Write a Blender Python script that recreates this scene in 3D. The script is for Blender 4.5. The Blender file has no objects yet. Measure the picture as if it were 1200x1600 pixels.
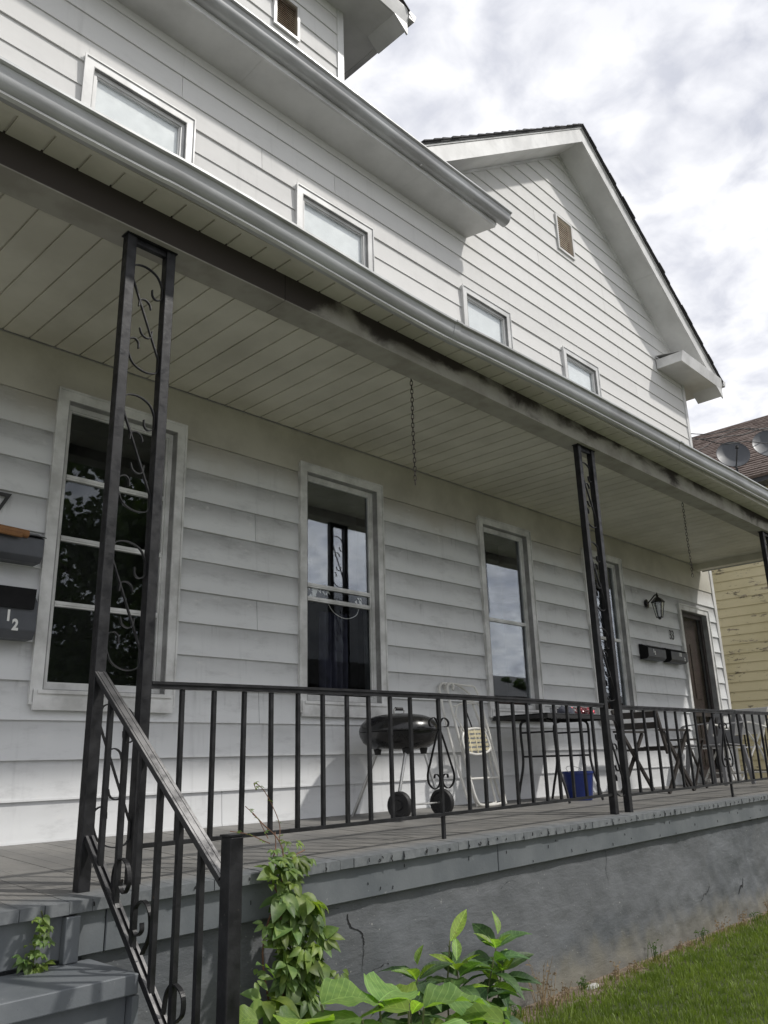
import bpy, math, random
from mathutils import Vector, Matrix, Euler
R = math.radians
PI = math.pi
rnd = random.Random(7)
scene = bpy.context.scene
COL = scene.collection

# ------------------------------------------------------------------ camera
cam_data = bpy.data.cameras.new('camera')
cam = bpy.data.objects.new('camera', cam_data)
COL.objects.link(cam)
YAW, PITCH, ROLL, FPX = 0.8088, 0.2972, -0.0279, 1267.9
fw = Vector((math.sin(YAW)*math.cos(PITCH), math.cos(YAW)*math.cos(PITCH), math.sin(PITCH)))
r0 = Vector((math.cos(YAW), -math.sin(YAW), 0)); u0 = r0.cross(fw)
cr = r0*math.cos(ROLL) + u0*math.sin(ROLL); cu = -r0*math.sin(ROLL) + u0*math.cos(ROLL)
m = Matrix((cr, cu, -fw)).transposed().to_4x4()
m.translation = Vector((0, -2.5924, 0.3556))
cam.matrix_world = m
cam_data.sensor_fit = 'VERTICAL'; cam_data.sensor_height = 36.0
cam_data.lens = FPX/1600*36
cam_data.clip_start = 0.05; cam_data.clip_end = 1500
scene.camera = cam

# ------------------------------------------------------------------ light
SUN = Vector((0.88, -1.0, 1.48)).normalized()
EL = math.asin(SUN.z); AZ = math.atan2(SUN.x, SUN.y)
sd = bpy.data.lights.new('sun', 'SUN'); sd.energy = 2.7; sd.angle = R(2.0); sd.color = (1.0, 0.965, 0.91)
so = bpy.data.objects.new('sun', sd); COL.objects.link(so)
so.rotation_euler = SUN.to_track_quat('Z', 'Y').to_euler(); so.location = (6, -8, 12)

world = bpy.data.worlds.new('World'); scene.world = world; world.use_nodes = True
nt = world.node_tree; nt.nodes.clear()
def N(nt, t, **k):
    n = nt.nodes.new(t)
    for a, b in k.items():
        if a.startswith('i_'):
            key = a[2:]
            key = int(key) if key.isdigit() else key.replace('_', ' ')
            n.inputs[key].default_value = b
        else: setattr(n, a, b)
    return n
out = N(nt, 'ShaderNodeOutputWorld'); bg = N(nt, 'ShaderNodeBackground'); bg.inputs[1].default_value = 0.1
sky = N(nt, 'ShaderNodeTexSky', sky_type='NISHITA', sun_disc=False, sun_elevation=EL, sun_rotation=AZ, air_density=1.0, dust_density=1.5)
tc = N(nt, 'ShaderNodeTexCoord'); sep = N(nt, 'ShaderNodeSeparateXYZ')
nt.links.new(tc.outputs['Generated'], sep.inputs[0])
# project the view ray on a flat cloud layer
zc = N(nt, 'ShaderNodeMath', operation='MAXIMUM'); zc.inputs[1].default_value = 0.0
nt.links.new(sep.outputs[2], zc.inputs[0])
za = N(nt, 'ShaderNodeMath', operation='ADD'); za.inputs[1].default_value = 0.22; nt.links.new(zc.outputs[0], za.inputs[0])
vd = N(nt, 'ShaderNodeVectorMath', operation='DIVIDE'); nt.links.new(tc.outputs['Generated'], vd.inputs[0])
cmb = N(nt, 'ShaderNodeCombineXYZ')
for i in range(3): nt.links.new(za.outputs[0], cmb.inputs[i])
nt.links.new(cmb.outputs[0], vd.inputs[1])
mp = N(nt, 'ShaderNodeMapping'); mp.inputs['Scale'].default_value = (1, 1, 0.0); mp.inputs['Location'].default_value = (0.35, 0.1, 0)
nt.links.new(vd.outputs[0], mp.inputs[0])
n1 = N(nt, 'ShaderNodeTexNoise'); n1.inputs['Scale'].default_value = 11.0; n1.inputs['Detail'].default_value = 8; n1.inputs['Roughness'].default_value = 0.52; n1.inputs['Distortion'].default_value = 0.25
n2 = N(nt, 'ShaderNodeTexNoise'); n2.inputs['Scale'].default_value = 1.9; n2.inputs['Detail'].default_value = 5; n2.inputs['Roughness'].default_value = 0.5
for n_ in (n1, n2): nt.links.new(mp.outputs[0], n_.inputs['Vector'])
cr1 = N(nt, 'ShaderNodeValToRGB'); cr1.color_ramp.elements[0].position = 0.36; cr1.color_ramp.elements[1].position = 0.60
cr1.color_ramp.elements[0].color = (7.6, 7.75, 8.4, 1); cr1.color_ramp.elements[1].color = (10.9, 10.9, 11.1, 1)
nt.links.new(n1.outputs[0], cr1.inputs[0])
cr2 = N(nt, 'ShaderNodeValToRGB'); cr2.color_ramp.elements[0].position = 0.36; cr2.color_ramp.elements[1].position = 0.62
cr2.color_ramp.elements[0].color = (0.84, 0.85, 0.88, 1); cr2.color_ramp.elements[1].color = (1.06, 1.06, 1.06, 1)
nt.links.new(n2.outputs[0], cr2.inputs[0])
mul = N(nt, 'ShaderNodeMixRGB', blend_type='MULTIPLY'); mul.inputs[0].default_value = 1
nt.links.new(cr1.outputs[0], mul.inputs[1]); nt.links.new(cr2.outputs[0], mul.inputs[2])
# thin gaps where the blue shows
gap = N(nt, 'ShaderNodeMath', operation='MULTIPLY'); nt.links.new(n1.outputs[0], gap.inputs[0]); nt.links.new(n2.outputs[0], gap.inputs[1])
gr = N(nt, 'ShaderNodeMapRange'); gr.inputs[1].default_value = 0.11; gr.inputs[2].default_value = 0.165; gr.inputs[3].default_value = 0.86; gr.inputs[4].default_value = 0.97
nt.links.new(gap.outputs[0], gr.inputs[0])
skm = N(nt, 'ShaderNodeMixRGB', blend_type='MIX'); nt.links.new(gr.outputs[0], skm.inputs[0])
nt.links.new(sky.outputs[0], skm.inputs[1]); nt.links.new(mul.outputs[0], skm.inputs[2])
nt.links.new(skm.outputs[0], bg.inputs[0]); nt.links.new(bg.outputs[0], out.inputs[0])

scene.view_settings.view_transform = 'Standard'; scene.view_settings.look = 'None'
scene.view_settings.gamma = 1; scene.view_settings.use_curve_mapping = False
scene.view_settings.exposure = 0.05

# ------------------------------------------------------------------ materials
def newmat(name):
    mt = bpy.data.materials.new(name); mt.use_nodes = True
    t = mt.node_tree; b = t.nodes['Principled BSDF']
    return mt, t, b
def coordnode(t, space):
    if space == 'world':
        g = N(t, 'ShaderNodeNewGeometry'); return g.outputs['Position']
    g = N(t, 'ShaderNodeTexCoord'); return g.outputs['Object']
def noise(t, vec, scale, detail=4, rough=.55, stretch=None, dist=0):
    if stretch:
        mpn = N(t, 'ShaderNodeMapping'); mpn.inputs['Scale'].default_value = stretch
        t.links.new(vec, mpn.inputs[0]); vec = mpn.outputs[0]
    n_ = N(t, 'ShaderNodeTexNoise'); n_.inputs['Scale'].default_value = scale
    n_.inputs['Detail'].default_value = detail; n_.inputs['Roughness'].default_value = rough; n_.inputs['Distortion'].default_value = dist
    t.links.new(vec, n_.inputs['Vector']); return n_.outputs[0]
def maprange(t, v, a, b, c=0., d=1., smooth=True):
    mr = N(t, 'ShaderNodeMapRange'); 
    if smooth: mr.interpolation_type = 'SMOOTHSTEP'
    for i, x in enumerate((a, b, c, d)): mr.inputs[i+1].default_value = x
    t.links.new(v, mr.inputs[0]); return mr.outputs[0]
def mixc(t, fac, a, b, mode='MIX'):
    mx = N(t, 'ShaderNodeMixRGB', blend_type=mode)
    for s, v in ((0, fac), (1, a), (2, b)):
        if hasattr(v, 'links'): t.links.new(v, mx.inputs[s])
        elif s == 0: mx.inputs[0].default_value = v
        else: mx.inputs[s].default_value = (*v, 1) if len(v) == 3 else v
    return mx.outputs[0]
def math_(t, op, a, b=None, c=None):
    mn = N(t, 'ShaderNodeMath', operation=op)
    for i, v in enumerate((a, b, c)):
        if v is None: continue
        if hasattr(v, 'links'): t.links.new(v, mn.inputs[i])
        else: mn.inputs[i].default_value = v
    return mn.outputs[0]
def bump(t, b, h, strength=.3, dist=.01):
    bn = N(t, 'ShaderNodeBump'); bn.inputs['Strength'].default_value = strength; bn.inputs['Distance'].default_value = dist
    t.links.new(h, bn.inputs['Height']); t.links.new(bn.outputs[0], b.inputs['Normal'])
def simple(name, col, rough=.5, metal=0., var=.12, vs=6., bs=0., bscale=60, space='object', stretch=None, spec=.5, col2=None, rnd_obj=0.):
    mt, t, b = newmat(name); v = coordnode(t, space)
    f = maprange(t, noise(t, v, vs, 5, .6, stretch), .3, .7)
    dark = col2 or tuple(c*(1-var) for c in col); lite = tuple(min(1, c*(1+var)) for c in col)
    c = mixc(t, f, dark, lite)
    if rnd_obj:
        oi = N(t, 'ShaderNodeObjectInfo'); k = maprange(t, oi.outputs['Random'], 0, 1, 1-rnd_obj, 1+rnd_obj, False)
        hs = N(t, 'ShaderNodeHueSaturation'); t.links.new(c, hs.inputs['Color']); t.links.new(k, hs.inputs['Value']); c = hs.outputs[0]
    t.links.new(c, b.inputs['Base Color'])
    rr = maprange(t, noise(t, v, vs*2.3, 3), .3, .7, max(0, rough-.08), min(1, rough+.08)); t.links.new(rr, b.inputs['Roughness'])
    b.inputs['Metallic'].default_value = metal; b.inputs['Specular IOR Level'].default_value = spec
    if bs: bump(t, b, noise(t, v, bscale, 4, .6, stretch), bs, .004)
    return mt
EXP = 0.2032
def siding_mat(name, base, soot, phase, grime):
    mt, t, b = newmat(name); v = coordnode(t, 'world')
    sp = N(t, 'ShaderNodeSeparateXYZ'); t.links.new(v, sp.inputs[0])
    # soot lodges in a band near the top lap of each plank, in uneven smears
    kz = math_(t, 'FRACT', math_(t, 'DIVIDE', math_(t, 'SUBTRACT', sp.outputs[2], phase), EXP))
    wob = math_(t, 'MULTIPLY', math_(t, 'SUBTRACT', noise(t, v, 2.3, 4, .55, (1, 1, .5)), .5), .55)
    band = maprange(t, math_(t, 'ADD', kz, wob), .22, 1.0)
    smear = maprange(t, noise(t, v, 3.0, 6, .6, (.45, 1, 2.4), .2), .25, .70, .55, 1.0)
    up = maprange(t, sp.outputs[2], -.1, 2.2, .34, 1.0, False) if grime else maprange(t, sp.outputs[2], 2.8, 8, .5, .35, False)
    f = math_(t, 'MULTIPLY', math_(t, 'MULTIPLY', band, smear), up)
    blot = maprange(t, noise(t, v, 9, 6, .7, (.5, 1, 1.6)), .50, .74, 0, .22 if grime else .14)
    f = math_(t, 'MINIMUM', math_(t, 'ADD', math_(t, 'MULTIPLY', f, .80 if grime else .30), blot), 1)
    if grime:
        run = maprange(t, noise(t, v, 21, 3, .5, (1, 1, .10)), .60, .74, 0, .22); f = math_(t, 'MINIMUM', math_(t, 'ADD', f, math_(t, 'MULTIPLY', run, maprange(t, kz, .1, .8))), 1)
    c = mixc(t, f, base, soot)
    if grime:
        yel = maprange(t, math_(t, 'ADD', sp.outputs[2], math_(t, 'MULTIPLY', noise(t, v, 2.2, 4), .5)), 2.35, 2.85, 0, .75)
        c = mixc(t, yel, c, (.46, .42, .34))
    pale = maprange(t, noise(t, v, 9, 4, .6, (1, 1, 2)), .62, .72, 0, .35)
    c = mixc(t, math_(t, 'MULTIPLY', pale, 1.0 if grime else .25), c, (.74, .73, .71))
    streak = maprange(t, noise(t, v, 13, 4, .6, (1, 1, .06)), .58, .78, 0, .18)
    c = mixc(t, streak, c, tuple(x*.7 for x in soot))
    oi = N(t, 'ShaderNodeObjectInfo'); k = maprange(t, oi.outputs['Random'], 0, 1, .955, 1.035, False)
    hs = N(t, 'ShaderNodeHueSaturation'); t.links.new(c, hs.inputs['Color']); t.links.new(k, hs.inputs['Value'])
    t.links.new(hs.outputs[0], b.inputs['Base Color'])
    t.links.new(maprange(t, noise(t, v, 7, 3), .3, .7, .62, .75), b.inputs['Roughness']); b.inputs['Specular IOR Level'].default_value = .22
    dent = N(t, 'ShaderNodeTexVoronoi'); dent.inputs['Scale'].default_value = 1.7; t.links.new(v, dent.inputs['Vector'])
    bump(t, b, math_(t, 'ADD', noise(t, v, 3.1, 3, .5, (1, 1, 2.0)), maprange(t, dent.outputs['Distance'], .02, .10, -.5, 0)), .30 if grime else .14, .005)
    return mt
M = {}
M['siding_low'] = siding_mat('sooty_white_siding', (.72, .73, .735), (.25, .25, .25), 0.0, True)
M['siding_up'] = siding_mat('weathered_white_siding', (.71, .705, .69), (.44, .435, .42), 0.26*EXP, False)
M['trim'] = simple('grimy_white_trim', (.66, .66, .65), .45, var=.16, vs=5, col2=(.47, .47, .455), space='world')
M['trim_up'] = simple('white_aluminium_trim', (.66, .66, .65), .42, var=.1, vs=3, col2=(.52, .52, .51), space='world')
M['jamb'] = simple('dull_grey_jamb', (.30, .30, .295), .5, var=.15, vs=6, col2=(.20, .20, .195), space='world')  # separate jamb grey, darker than the casing trim
M['frieze'] = simple('yellowed_frieze_paint', (.50, .48, .42), .5, vs=2, col2=(.41, .39, .335), space='world')
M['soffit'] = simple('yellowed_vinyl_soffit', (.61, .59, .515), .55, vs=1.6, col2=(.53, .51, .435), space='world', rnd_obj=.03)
M['soffit_up'] = simple('white_soffit_sheet', (.64, .64, .63), .5, vs=1.4, col2=(.53, .53, .52), space='world')
M['dark'] = simple('dark_void', (.012, .012, .013), .9)
M['room'] = simple('dim_room_wall', (.05, .05, .052), .9)
M['blind'] = simple('white_window_blind', (.88, .88, .87), .6, var=.04)
M['curtain'] = simple('blue_curtain_cloth', (.020, .021, .038), .9, var=.3, vs=8)
M['curtain_grey'] = simple('grey_curtain_cloth', (.045, .05, .055), .9, var=.3, vs=8)
M['iron'] = simple('black_painted_iron', (.008, .008, .009), .42, var=.5, vs=14, bs=.2, bscale=90, spec=.3)
def worn_mat(name, dark, worn, scale, lo, hi, stretch):
    mt, t, b = newmat(name); v = coordnode(t, 'object')
    f = maprange(t, noise(t, v, scale, 6, .7, stretch), lo, hi)
    g = N(t, 'ShaderNodeNewGeometry'); sp = N(t, 'ShaderNodeSeparateXYZ'); t.links.new(g.outputs['Normal'], sp.inputs[0])
    up = maprange(t, sp.outputs[2], .2, .6)
    sy = N(t, 'ShaderNodeSeparateXYZ'); t.links.new(v, sy.inputs[0]); f = math_(t, 'MULTIPLY', math_(t, 'MULTIPLY', f, up), maprange(t, sy.outputs[1], .15, .85, 1, .12))
    t.links.new(mixc(t, f, dark, worn), b.inputs['Base Color']); b.inputs['Roughness'].default_value = .42
    return mt
def iron_mat():
    mt, t, b = newmat('chipped_black_iron'); v = coordnode(t, 'world')
    c = mixc(t, maprange(t, noise(t, v, 12, 5), .35, .7), (.007, .007, .008), (.020, .020, .022))
    sp = N(t, 'ShaderNodeSeparateXYZ'); t.links.new(v, sp.inputs[0])
    low = maprange(t, math_(t, 'ABSOLUTE', math_(t, 'ADD', sp.outputs[2], .05)), .0, .07, .07, .0)
    chip = maprange(t, math_(t, 'ADD', noise(t, v, 42, 6, .75), low), .685, .72)
    c = mixc(t, chip, c, mixc(t, maprange(t, noise(t, v, 15, 3), .4, .6), (.085, .045, .025), (.13, .125, .12)))
    t.links.new(c, b.inputs['Base Color']); t.links.new(maprange(t, noise(t, v, 20, 4), .3, .7, .30, .60), b.inputs['Roughness']); b.inputs['Specular IOR Level'].default_value = .35
    bump(t, b, noise(t, v, 55, 5, .7), .35, .003)
    return mt
M['iron'] = iron_mat()
M['iron_worn'] = worn_mat('worn_black_handrail', (.02, .02, .022), (.42, .41, .40), 14, .30, .62, (1, .5, 1))
M['gutter'] = simple('dull_aluminium_gutter', (.44, .45, .455), .38, metal=.12, vs=3.5, col2=(.34, .34, .34), space='world', stretch=(.5, 1, 3), bs=.08, bscale=20)
M['gutter_highlight'] = simple('white_gutter_highlight', (.62, .62, .61), .45, vs=5, space='world')
def beam_mat():
    mt, t, b = newmat('soot_stained_beam'); v = coordnode(t, 'world')
    sp = N(t, 'ShaderNodeSeparateXYZ'); t.links.new(v, sp.inputs[0])
    n_ = noise(t, v, 1.9, 7, .6, (1, 1, 2.2), .5)
    # heavy brown stain on the left run, patchy smudges further along
    lim = maprange(t, sp.outputs[0], 2.0, 2.9, -.55, .40)
    lim2 = maprange(t, sp.outputs[2], 2.70, 2.84, .14, -.10)
    a = math_(t, 'SUBTRACT', n_, math_(t, 'ADD', lim, lim2))
    f = maprange(t, a, -0.02, .22)
    low = maprange(t, sp.outputs[2], 2.688, 2.694); f = math_(t, 'MULTIPLY', f, math_(t, 'MAXIMUM', low, .12))
    c = mixc(t, f, mixc(t, maprange(t, noise(t, v, 5, 4), .4, .7), (.40, .385, .345), (.31, .295, .26)), (.058, .050, .045))
    t.links.new(c, b.inputs['Base Color']); b.inputs['Roughness'].default_value = .85; b.inputs['Specular IOR Level'].default_value = .15
    return mt
M['beam'] = beam_mat()
def deck_mat():
    mt, t, b = newmat('worn_grey_deck_paint'); v = coordnode(t, 'world')
    c = mixc(t, maprange(t, noise(t, v, 3, 5), .35, .65), (.150, .147, .140), (.205, .198, .185))
    c = mixc(t, maprange(t, noise(t, v, 26, 6, .7, (2, .35, 1)), .55, .70, 0, .55), c, (.09, .085, .08))
    c = mixc(t, maprange(t, noise(t, v, 9, 5, .7), .62, .72, 0, .6), c, (.30, .29, .27))
    sp = N(t, 'ShaderNodeSeparateXYZ'); t.links.new(v, sp.inputs[0])
    ed = maprange(t, math_(t, 'ADD', sp.outputs[1], math_(t, 'MULTIPLY', noise(t, v, 6, 4), .12)), .36, .52, 1, 0)
    c = mixc(t, ed, c, mixc(t, maprange(t, noise(t, v, 18, 5, .7), .4, .65), (.125, .135, .142), (.175, .185, .19)))
    oi = N(t, 'ShaderNodeObjectInfo'); k = maprange(t, oi.outputs['Random'], 0, 1, .95, 1.05, False)
    hs = N(t, 'ShaderNodeHueSaturation'); t.links.new(c, hs.inputs['Color']); t.links.new(k, hs.inputs['Value'])
    t.links.new(hs.outputs[0], b.inputs['Base Color']); b.inputs['Roughness'].default_value = .6
    bump(t, b, noise(t, v, 30, 5, .7, (2, .4, 1)), .4, .003)
    return mt
M['deck'] = deck_mat()
def grey_paint(name, stretch):
    mt, t, b = newmat(name); v = coordnode(t, 'world')
    c = mixc(t, maprange(t, noise(t, v, 4, 5), .3, .7), (.112, .124, .135), (.158, .170, .180))
    c = mixc(t, maprange(t, noise(t, v, 38, 5, .75, stretch), .66, .72, 0, .9), c, (.03, .03, .032))
    c = mixc(t, maprange(t, noise(t, v, 16, 5, .75), .66, .72, 0, .6), c, (.34, .34, .33))
    t.links.new(c, b.inputs['Base Color']); b.inputs['Roughness'].default_value = .5
    bump(t, b, noise(t, v, 22, 5, .7), .35, .004)
    return mt
M['grey_board'] = grey_paint('blue_grey_board_paint', (1, 1, 1))
M['tread'] = grey_paint('blue_grey_tread_paint', (1, 1, 1))
def stucco_mat():
    mt, t, b = newmat('grey_painted_stucco'); v = coordnode(t, 'world')
    sp = N(t, 'ShaderNodeSeparateXYZ'); t.links.new(v, sp.inputs[0])
    c = mixc(t, maprange(t, noise(t, v, 2.4, 6, .6), .35, .65), (.092, .099, .107), (.135, .143, .153))
    c = mixc(t, maprange(t, noise(t, v, 11, 6, .7, (1, 1, 1.5)), .55, .75, 0, .5), c, (.075, .077, .08))
    zz = math_(t, 'ADD', sp.outputs[2], math_(t, 'MULTIPLY', noise(t, v, 4, 6, .65), .5))
    c = mixc(t, maprange(t, zz, -.64, -.42, .75, 0), c, (.20, .185, .145))
    c = mixc(t, maprange(t, noise(t, v, 24, 6, .75), .66, .72, 0, .7), c, (.26, .25, .23))
    c = mixc(t, maprange(t, noise(t, v, 19, 6, .8, (1, 1, .8)), .69, .73, 0, .8), c, (.025, .025, .025))
    vo = N(t, 'ShaderNodeTexVoronoi'); vo.inputs['Scale'].default_value = 1.1; t.links.new(v, vo.inputs['Vector']); c = mixc(t, maprange(t, noise(t, v, 1.3, 2), .48, .53, 0, .35), c, (.135, .138, .142))
    c = mixc(t, maprange(t, noise(t, v, 60, 3, .6), .68, .73, 0, .7), c, (.40, .39, .37))
    t.links.new(c, b.inputs['Base Color']); b.inputs['Roughness'].default_value = .7
    h = math_(t, 'ADD', noise(t, v, 9, 9, .62, (1, 1, 2.2), .2), math_(t, 'MULTIPLY', noise(t, v, 45, 4, .6, (1, 1, 2)), .12))
    bump(t, b, h, .36, .020)
    return mt
M['stucco'] = stucco_mat()
def glass_mat(name, refl, mulf=1.0):
    mt = bpy.data.materials.new(name); mt.use_nodes = True; t = mt.node_tree; t.nodes.clear()
    o = N(t, 'ShaderNodeOutputMaterial'); mx = N(t, 'ShaderNodeMixShader'); tr = N(t, 'ShaderNodeBsdfTransparent'); gl = N(t, 'ShaderNodeBsdfGlossy')
    tr.inputs[0].default_value = (.965, .975, .975, 1); gl.inputs['Roughness'].default_value = .015; gl.inputs['Color'].default_value = (.85, .9, .95, 1)
    gg = N(t, 'ShaderNodeNewGeometry'); dt = N(t, 'ShaderNodeVectorMath', operation='DOT_PRODUCT'); t.links.new(gg.outputs['Normal'], dt.inputs[0]); t.links.new(gg.outputs['Incoming'], dt.inputs[1])
    sch = math_(t, 'ADD', .04, math_(t, 'MULTIPLY', .96, math_(t, 'POWER', math_(t, 'SUBTRACT', 1.0, math_(t, 'ABSOLUTE', dt.outputs['Value'])), 5.0)))
    v = coordnode(t, 'object'); dusty = maprange(t, noise(t, v, 5, 4), .3, .7, .9, 1.1)
    f = math_(t, 'MULTIPLY', math_(t, 'ADD', math_(t, 'MULTIPLY', sch, mulf), refl), dusty)
    t.links.new(f, mx.inputs[0]); t.links.new(tr.outputs[0], mx.inputs[1]); t.links.new(gl.outputs[0], mx.inputs[2]); t.links.new(mx.outputs[0], o.inputs[0])
    bn = N(t, 'ShaderNodeBump'); bn.inputs['Strength'].default_value = .04; bn.inputs['Distance'].default_value = .02
    t.links.new(noise(t, v, 1.5, 2), bn.inputs['Height']); t.links.new(bn.outputs[0], gl.inputs['Normal'])
    return mt
M['glass'] = glass_mat('window_glass', .15)
M['glass_dim'] = glass_mat('insect_screened_glass', .0, .22)
M['glass_low'] = glass_mat('thin_clear_glass', .022, .7)
def leaf_mat(name, a, b_, vs=5, tr=.35, vein=0):
    mt, t, b = newmat(name); v = coordnode(t, 'object')
    c = mixc(t, maprange(t, noise(t, v, vs*6, 3), .35, .65), a, b_)
    if vein:
        sp = N(t, 'ShaderNodeSeparateXYZ'); t.links.new(v, sp.inputs[0]); ay = math_(t, 'ABSOLUTE', sp.outputs[1])
        mid = maprange(t, ay, .0005, .0022, 1, 0)
        wv = math_(t, 'FRACT', math_(t, 'DIVIDE', math_(t, 'SUBTRACT', sp.outputs[0], math_(t, 'MULTIPLY', ay, .75)), vein))
        sv = maprange(t, math_(t, 'ABSOLUTE', math_(t, 'SUBTRACT', wv, .5)), .02, .12, 1, 0)
        vv = math_(t, 'MAXIMUM', mid, math_(t, 'MULTIPLY', sv, .6))
        c = mixc(t, math_(t, 'MULTIPLY', vv, .45), c, tuple(min(1, x*2.1) for x in b_))
        c = mixc(t, maprange(t, noise(t, v, 34, 4, .7), .64, .70, 0, .55), c, (.12, .12, .03))
        bump(t, b, vv, .5, .002)
    oi = N(t, 'ShaderNodeObjectInfo'); k = maprange(t, oi.outputs['Random'], 0, 1, .60, 1.3, False)
    hs = N(t, 'ShaderNodeHueSaturation'); t.links.new(c, hs.inputs['Color']); t.links.new(k, hs.inputs['Value'])
    r2 = math_(t, 'FRACT', math_(t, 'MULTIPLY', oi.outputs['Random'], 17.3)); t.links.new(maprange(t, r2, 0, 1, .475, .515, False), hs.inputs['Hue']); t.links.new(maprange(t, r2, 0, 1, .95, .78, False), hs.inputs['Saturation']); c = hs.outputs[0]
    c = mixc(t, maprange(t, noise(t, v, 60, 4, .7), .66, .72, 0, .5), c, (.10, .08, .03))
    t.links.new(c, b.inputs['Base Color']); b.inputs['Roughness'].default_value = .5
    ts = N(t, 'ShaderNodeBsdfTranslucent'); t.links.new(mixc(t, 1, c, (1.5, 1.7, .5), 'MULTIPLY'), ts.inputs[0])
    mx = N(t, 'ShaderNodeMixShader'); mx.inputs[0].default_value = tr
    o = t.nodes['Material Output']; t.links.new(b.outputs[0], mx.inputs[1]); t.links.new(ts.outputs[0], mx.inputs[2]); t.links.new(mx.outputs[0], o.inputs[0])
    return mt
M['leaf_vine'] = leaf_mat('creeper_leaf_green', (.085, .17, .022), (.17, .27, .04))
M['leaf_shrub'] = leaf_mat('shrub_leaf_green', (.035, .095, .022), (.07, .155, .035), vein=.012)
M['leaf_lime'] = leaf_mat('lime_leaf_green', (.13, .26, .03), (.20, .34, .045), tr=.45, vein=.019)
M['leaf_tree'] = leaf_mat('maple_leaf_green', (.03, .06, .016), (.055, .1, .022))
M['stem'] = simple('green_brown_stem', (.09, .10, .04), .6, var=.3, vs=30)
M['stem_red'] = simple('dry_red_brown_tendril', (.16, .08, .045), .7, var=.3, vs=30)
M['dry'] = simple('dry_weed_straw', (.30, .22, .13), .8, var=.3, vs=20)
M['bark'] = simple('grey_brown_bark', (.09, .075, .06), .9, var=.4, vs=8, bs=.8, bscale=20)
def grass_mat():
    mt, t, b = newmat('mown_grass_blades'); v = coordnode(t, 'world')
    c = mixc(t, maprange(t, noise(t, v, 7, 5), .3, .7), (.120, .172, .030), (.205, .265, .055))
    c = mixc(t, maprange(t, noise(t, v, 90, 3), .55, .7, 0, .6), c, (.22, .25, .07))
    sp = N(t, 'ShaderNodeSeparateXYZ'); t.links.new(v, sp.inputs[0])
    e = math_(t, 'ADD', sp.outputs[1], math_(t, 'MULTIPLY', noise(t, v, 3.5, 4), .5))
    c = mixc(t, maprange(t, e, .40, .64, 0, .8), c, (.26, .18, .10))
    t.links.new(c, b.inputs['Base Color']); b.inputs['Roughness'].default_value = .5
    ts = N(t, 'ShaderNodeBsdfTranslucent'); t.links.new(mixc(t, 1, c, (1.3, 1.5, .6), 'MULTIPLY'), ts.inputs[0])
    mx = N(t, 'ShaderNodeMixShader'); mx.inputs[0].default_value = .3
    o = t.nodes['Material Output']; t.links.new(b.outputs[0], mx.inputs[1]); t.links.new(ts.outputs[0], mx.inputs[2]); t.links.new(mx.outputs[0], o.inputs[0])
    return mt
M['grass'] = grass_mat()
def ground_mat():
    mt, t, b = newmat('lawn_soil_and_turf'); v = coordnode(t, 'world')
    c = mixc(t, maprange(t, noise(t, v, 6, 6), .3, .7), (.055, .075, .022), (.085, .105, .032))
    sp = N(t, 'ShaderNodeSeparateXYZ'); t.links.new(v, sp.inputs[0])
    e = math_(t, 'ADD', sp.outputs[1], math_(t, 'MULTIPLY', noise(t, v, 3.5, 5), .5))
    c = mixc(t, maprange(t, e, .26, .52), c, mixc(t, maprange(t, noise(t, v, 30, 5), .4, .6), (.13, .095, .065), (.24, .19, .14)))
    t.links.new(c, b.inputs['Base Color']); b.inputs['Roughness'].default_value = .95
    bump(t, b, noise(t, v, 60, 5, .7), .8, .02)
    return mt
M['ground'] = ground_mat()
def yellow_mat():
    mt, t, b = newmat('peeling_yellow_clapboard_paint'); v = coordnode(t, 'world')
    c = mixc(t, maprange(t, noise(t, v, 1.2, 5), .3, .7), (.52, .465, .28), (.61, .55, .36))
    c = mixc(t, maprange(t, noise(t, v, 3.4, 8, .78, (1, 1, 3.2)), .565, .60, 0, .9), c, mixc(t, maprange(t, noise(t, v, 14, 3), .4, .6), (.10, .085, .06), (.26, .22, .17)))
    c = mixc(t, maprange(t, noise(t, v, 5, 4, .6), .62, .7, 0, .5), c, (.62, .58, .44))
    t.links.new(c, b.inputs['Base Color']); b.inputs['Roughness'].default_value = .65
    bump(t, b, noise(t, v, 3.4, 8, .78, (1, 1, 3.2)), .5, .006)
    return mt
M['yellow'] = yellow_mat()
def shingle_mat(name, a, b_, bands):
    mt, t, b = newmat(name); v = coordnode(t, 'world')
    c = mixc(t, maprange(t, noise(t, v, 8, 6, .7, (1, 1, 1)), .3, .7), a, b_)
    oi = N(t, 'ShaderNodeObjectInfo')
    c = mixc(t, maprange(t, noise(t, v, 3.3, 5, .8, (.3, 2.4, 5)), .5, .7, 0, .6), c, tuple(x*.45 for x in a))
    t.links.new(c, b.inputs['Base Color']); b.inputs['Roughness'].default_value = .9
    bump(t, b, noise(t, v, 120, 3), .5, .004)
    return mt
M['shingle_dark'] = shingle_mat('dark_asphalt_shingle', (.035, .035, .037), (.07, .068, .068), 1)
M['shingle_brown'] = shingle_mat('brown_asphalt_shingle', (.10, .072, .06), (.19, .145, .125), 1)
M['black'] = simple('black_enamel', (.010, .010, .011), .22, var=.3, vs=6)
M['black_matt'] = simple('black_matt_plastic', (.012, .012, .013), .6)
M['grey_metal'] = simple('dark_grey_painted_metal', (.075, .08, .092), .42, var=.15, vs=7)
M['mail_black'] = simple('black_mailbox_metal', (.006, .006, .007), .55, var=.4, spec=.2)
M['steel'] = simple('brushed_steel', (.45, .45, .44), .35, metal=.8)
M['chain'] = simple('rusty_dark_chain', (.05, .042, .036), .6, metal=.3)
M['white_tube'] = simple('white_enamel_tube', (.66, .65, .61), .35, var=.08, vs=8)
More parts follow.
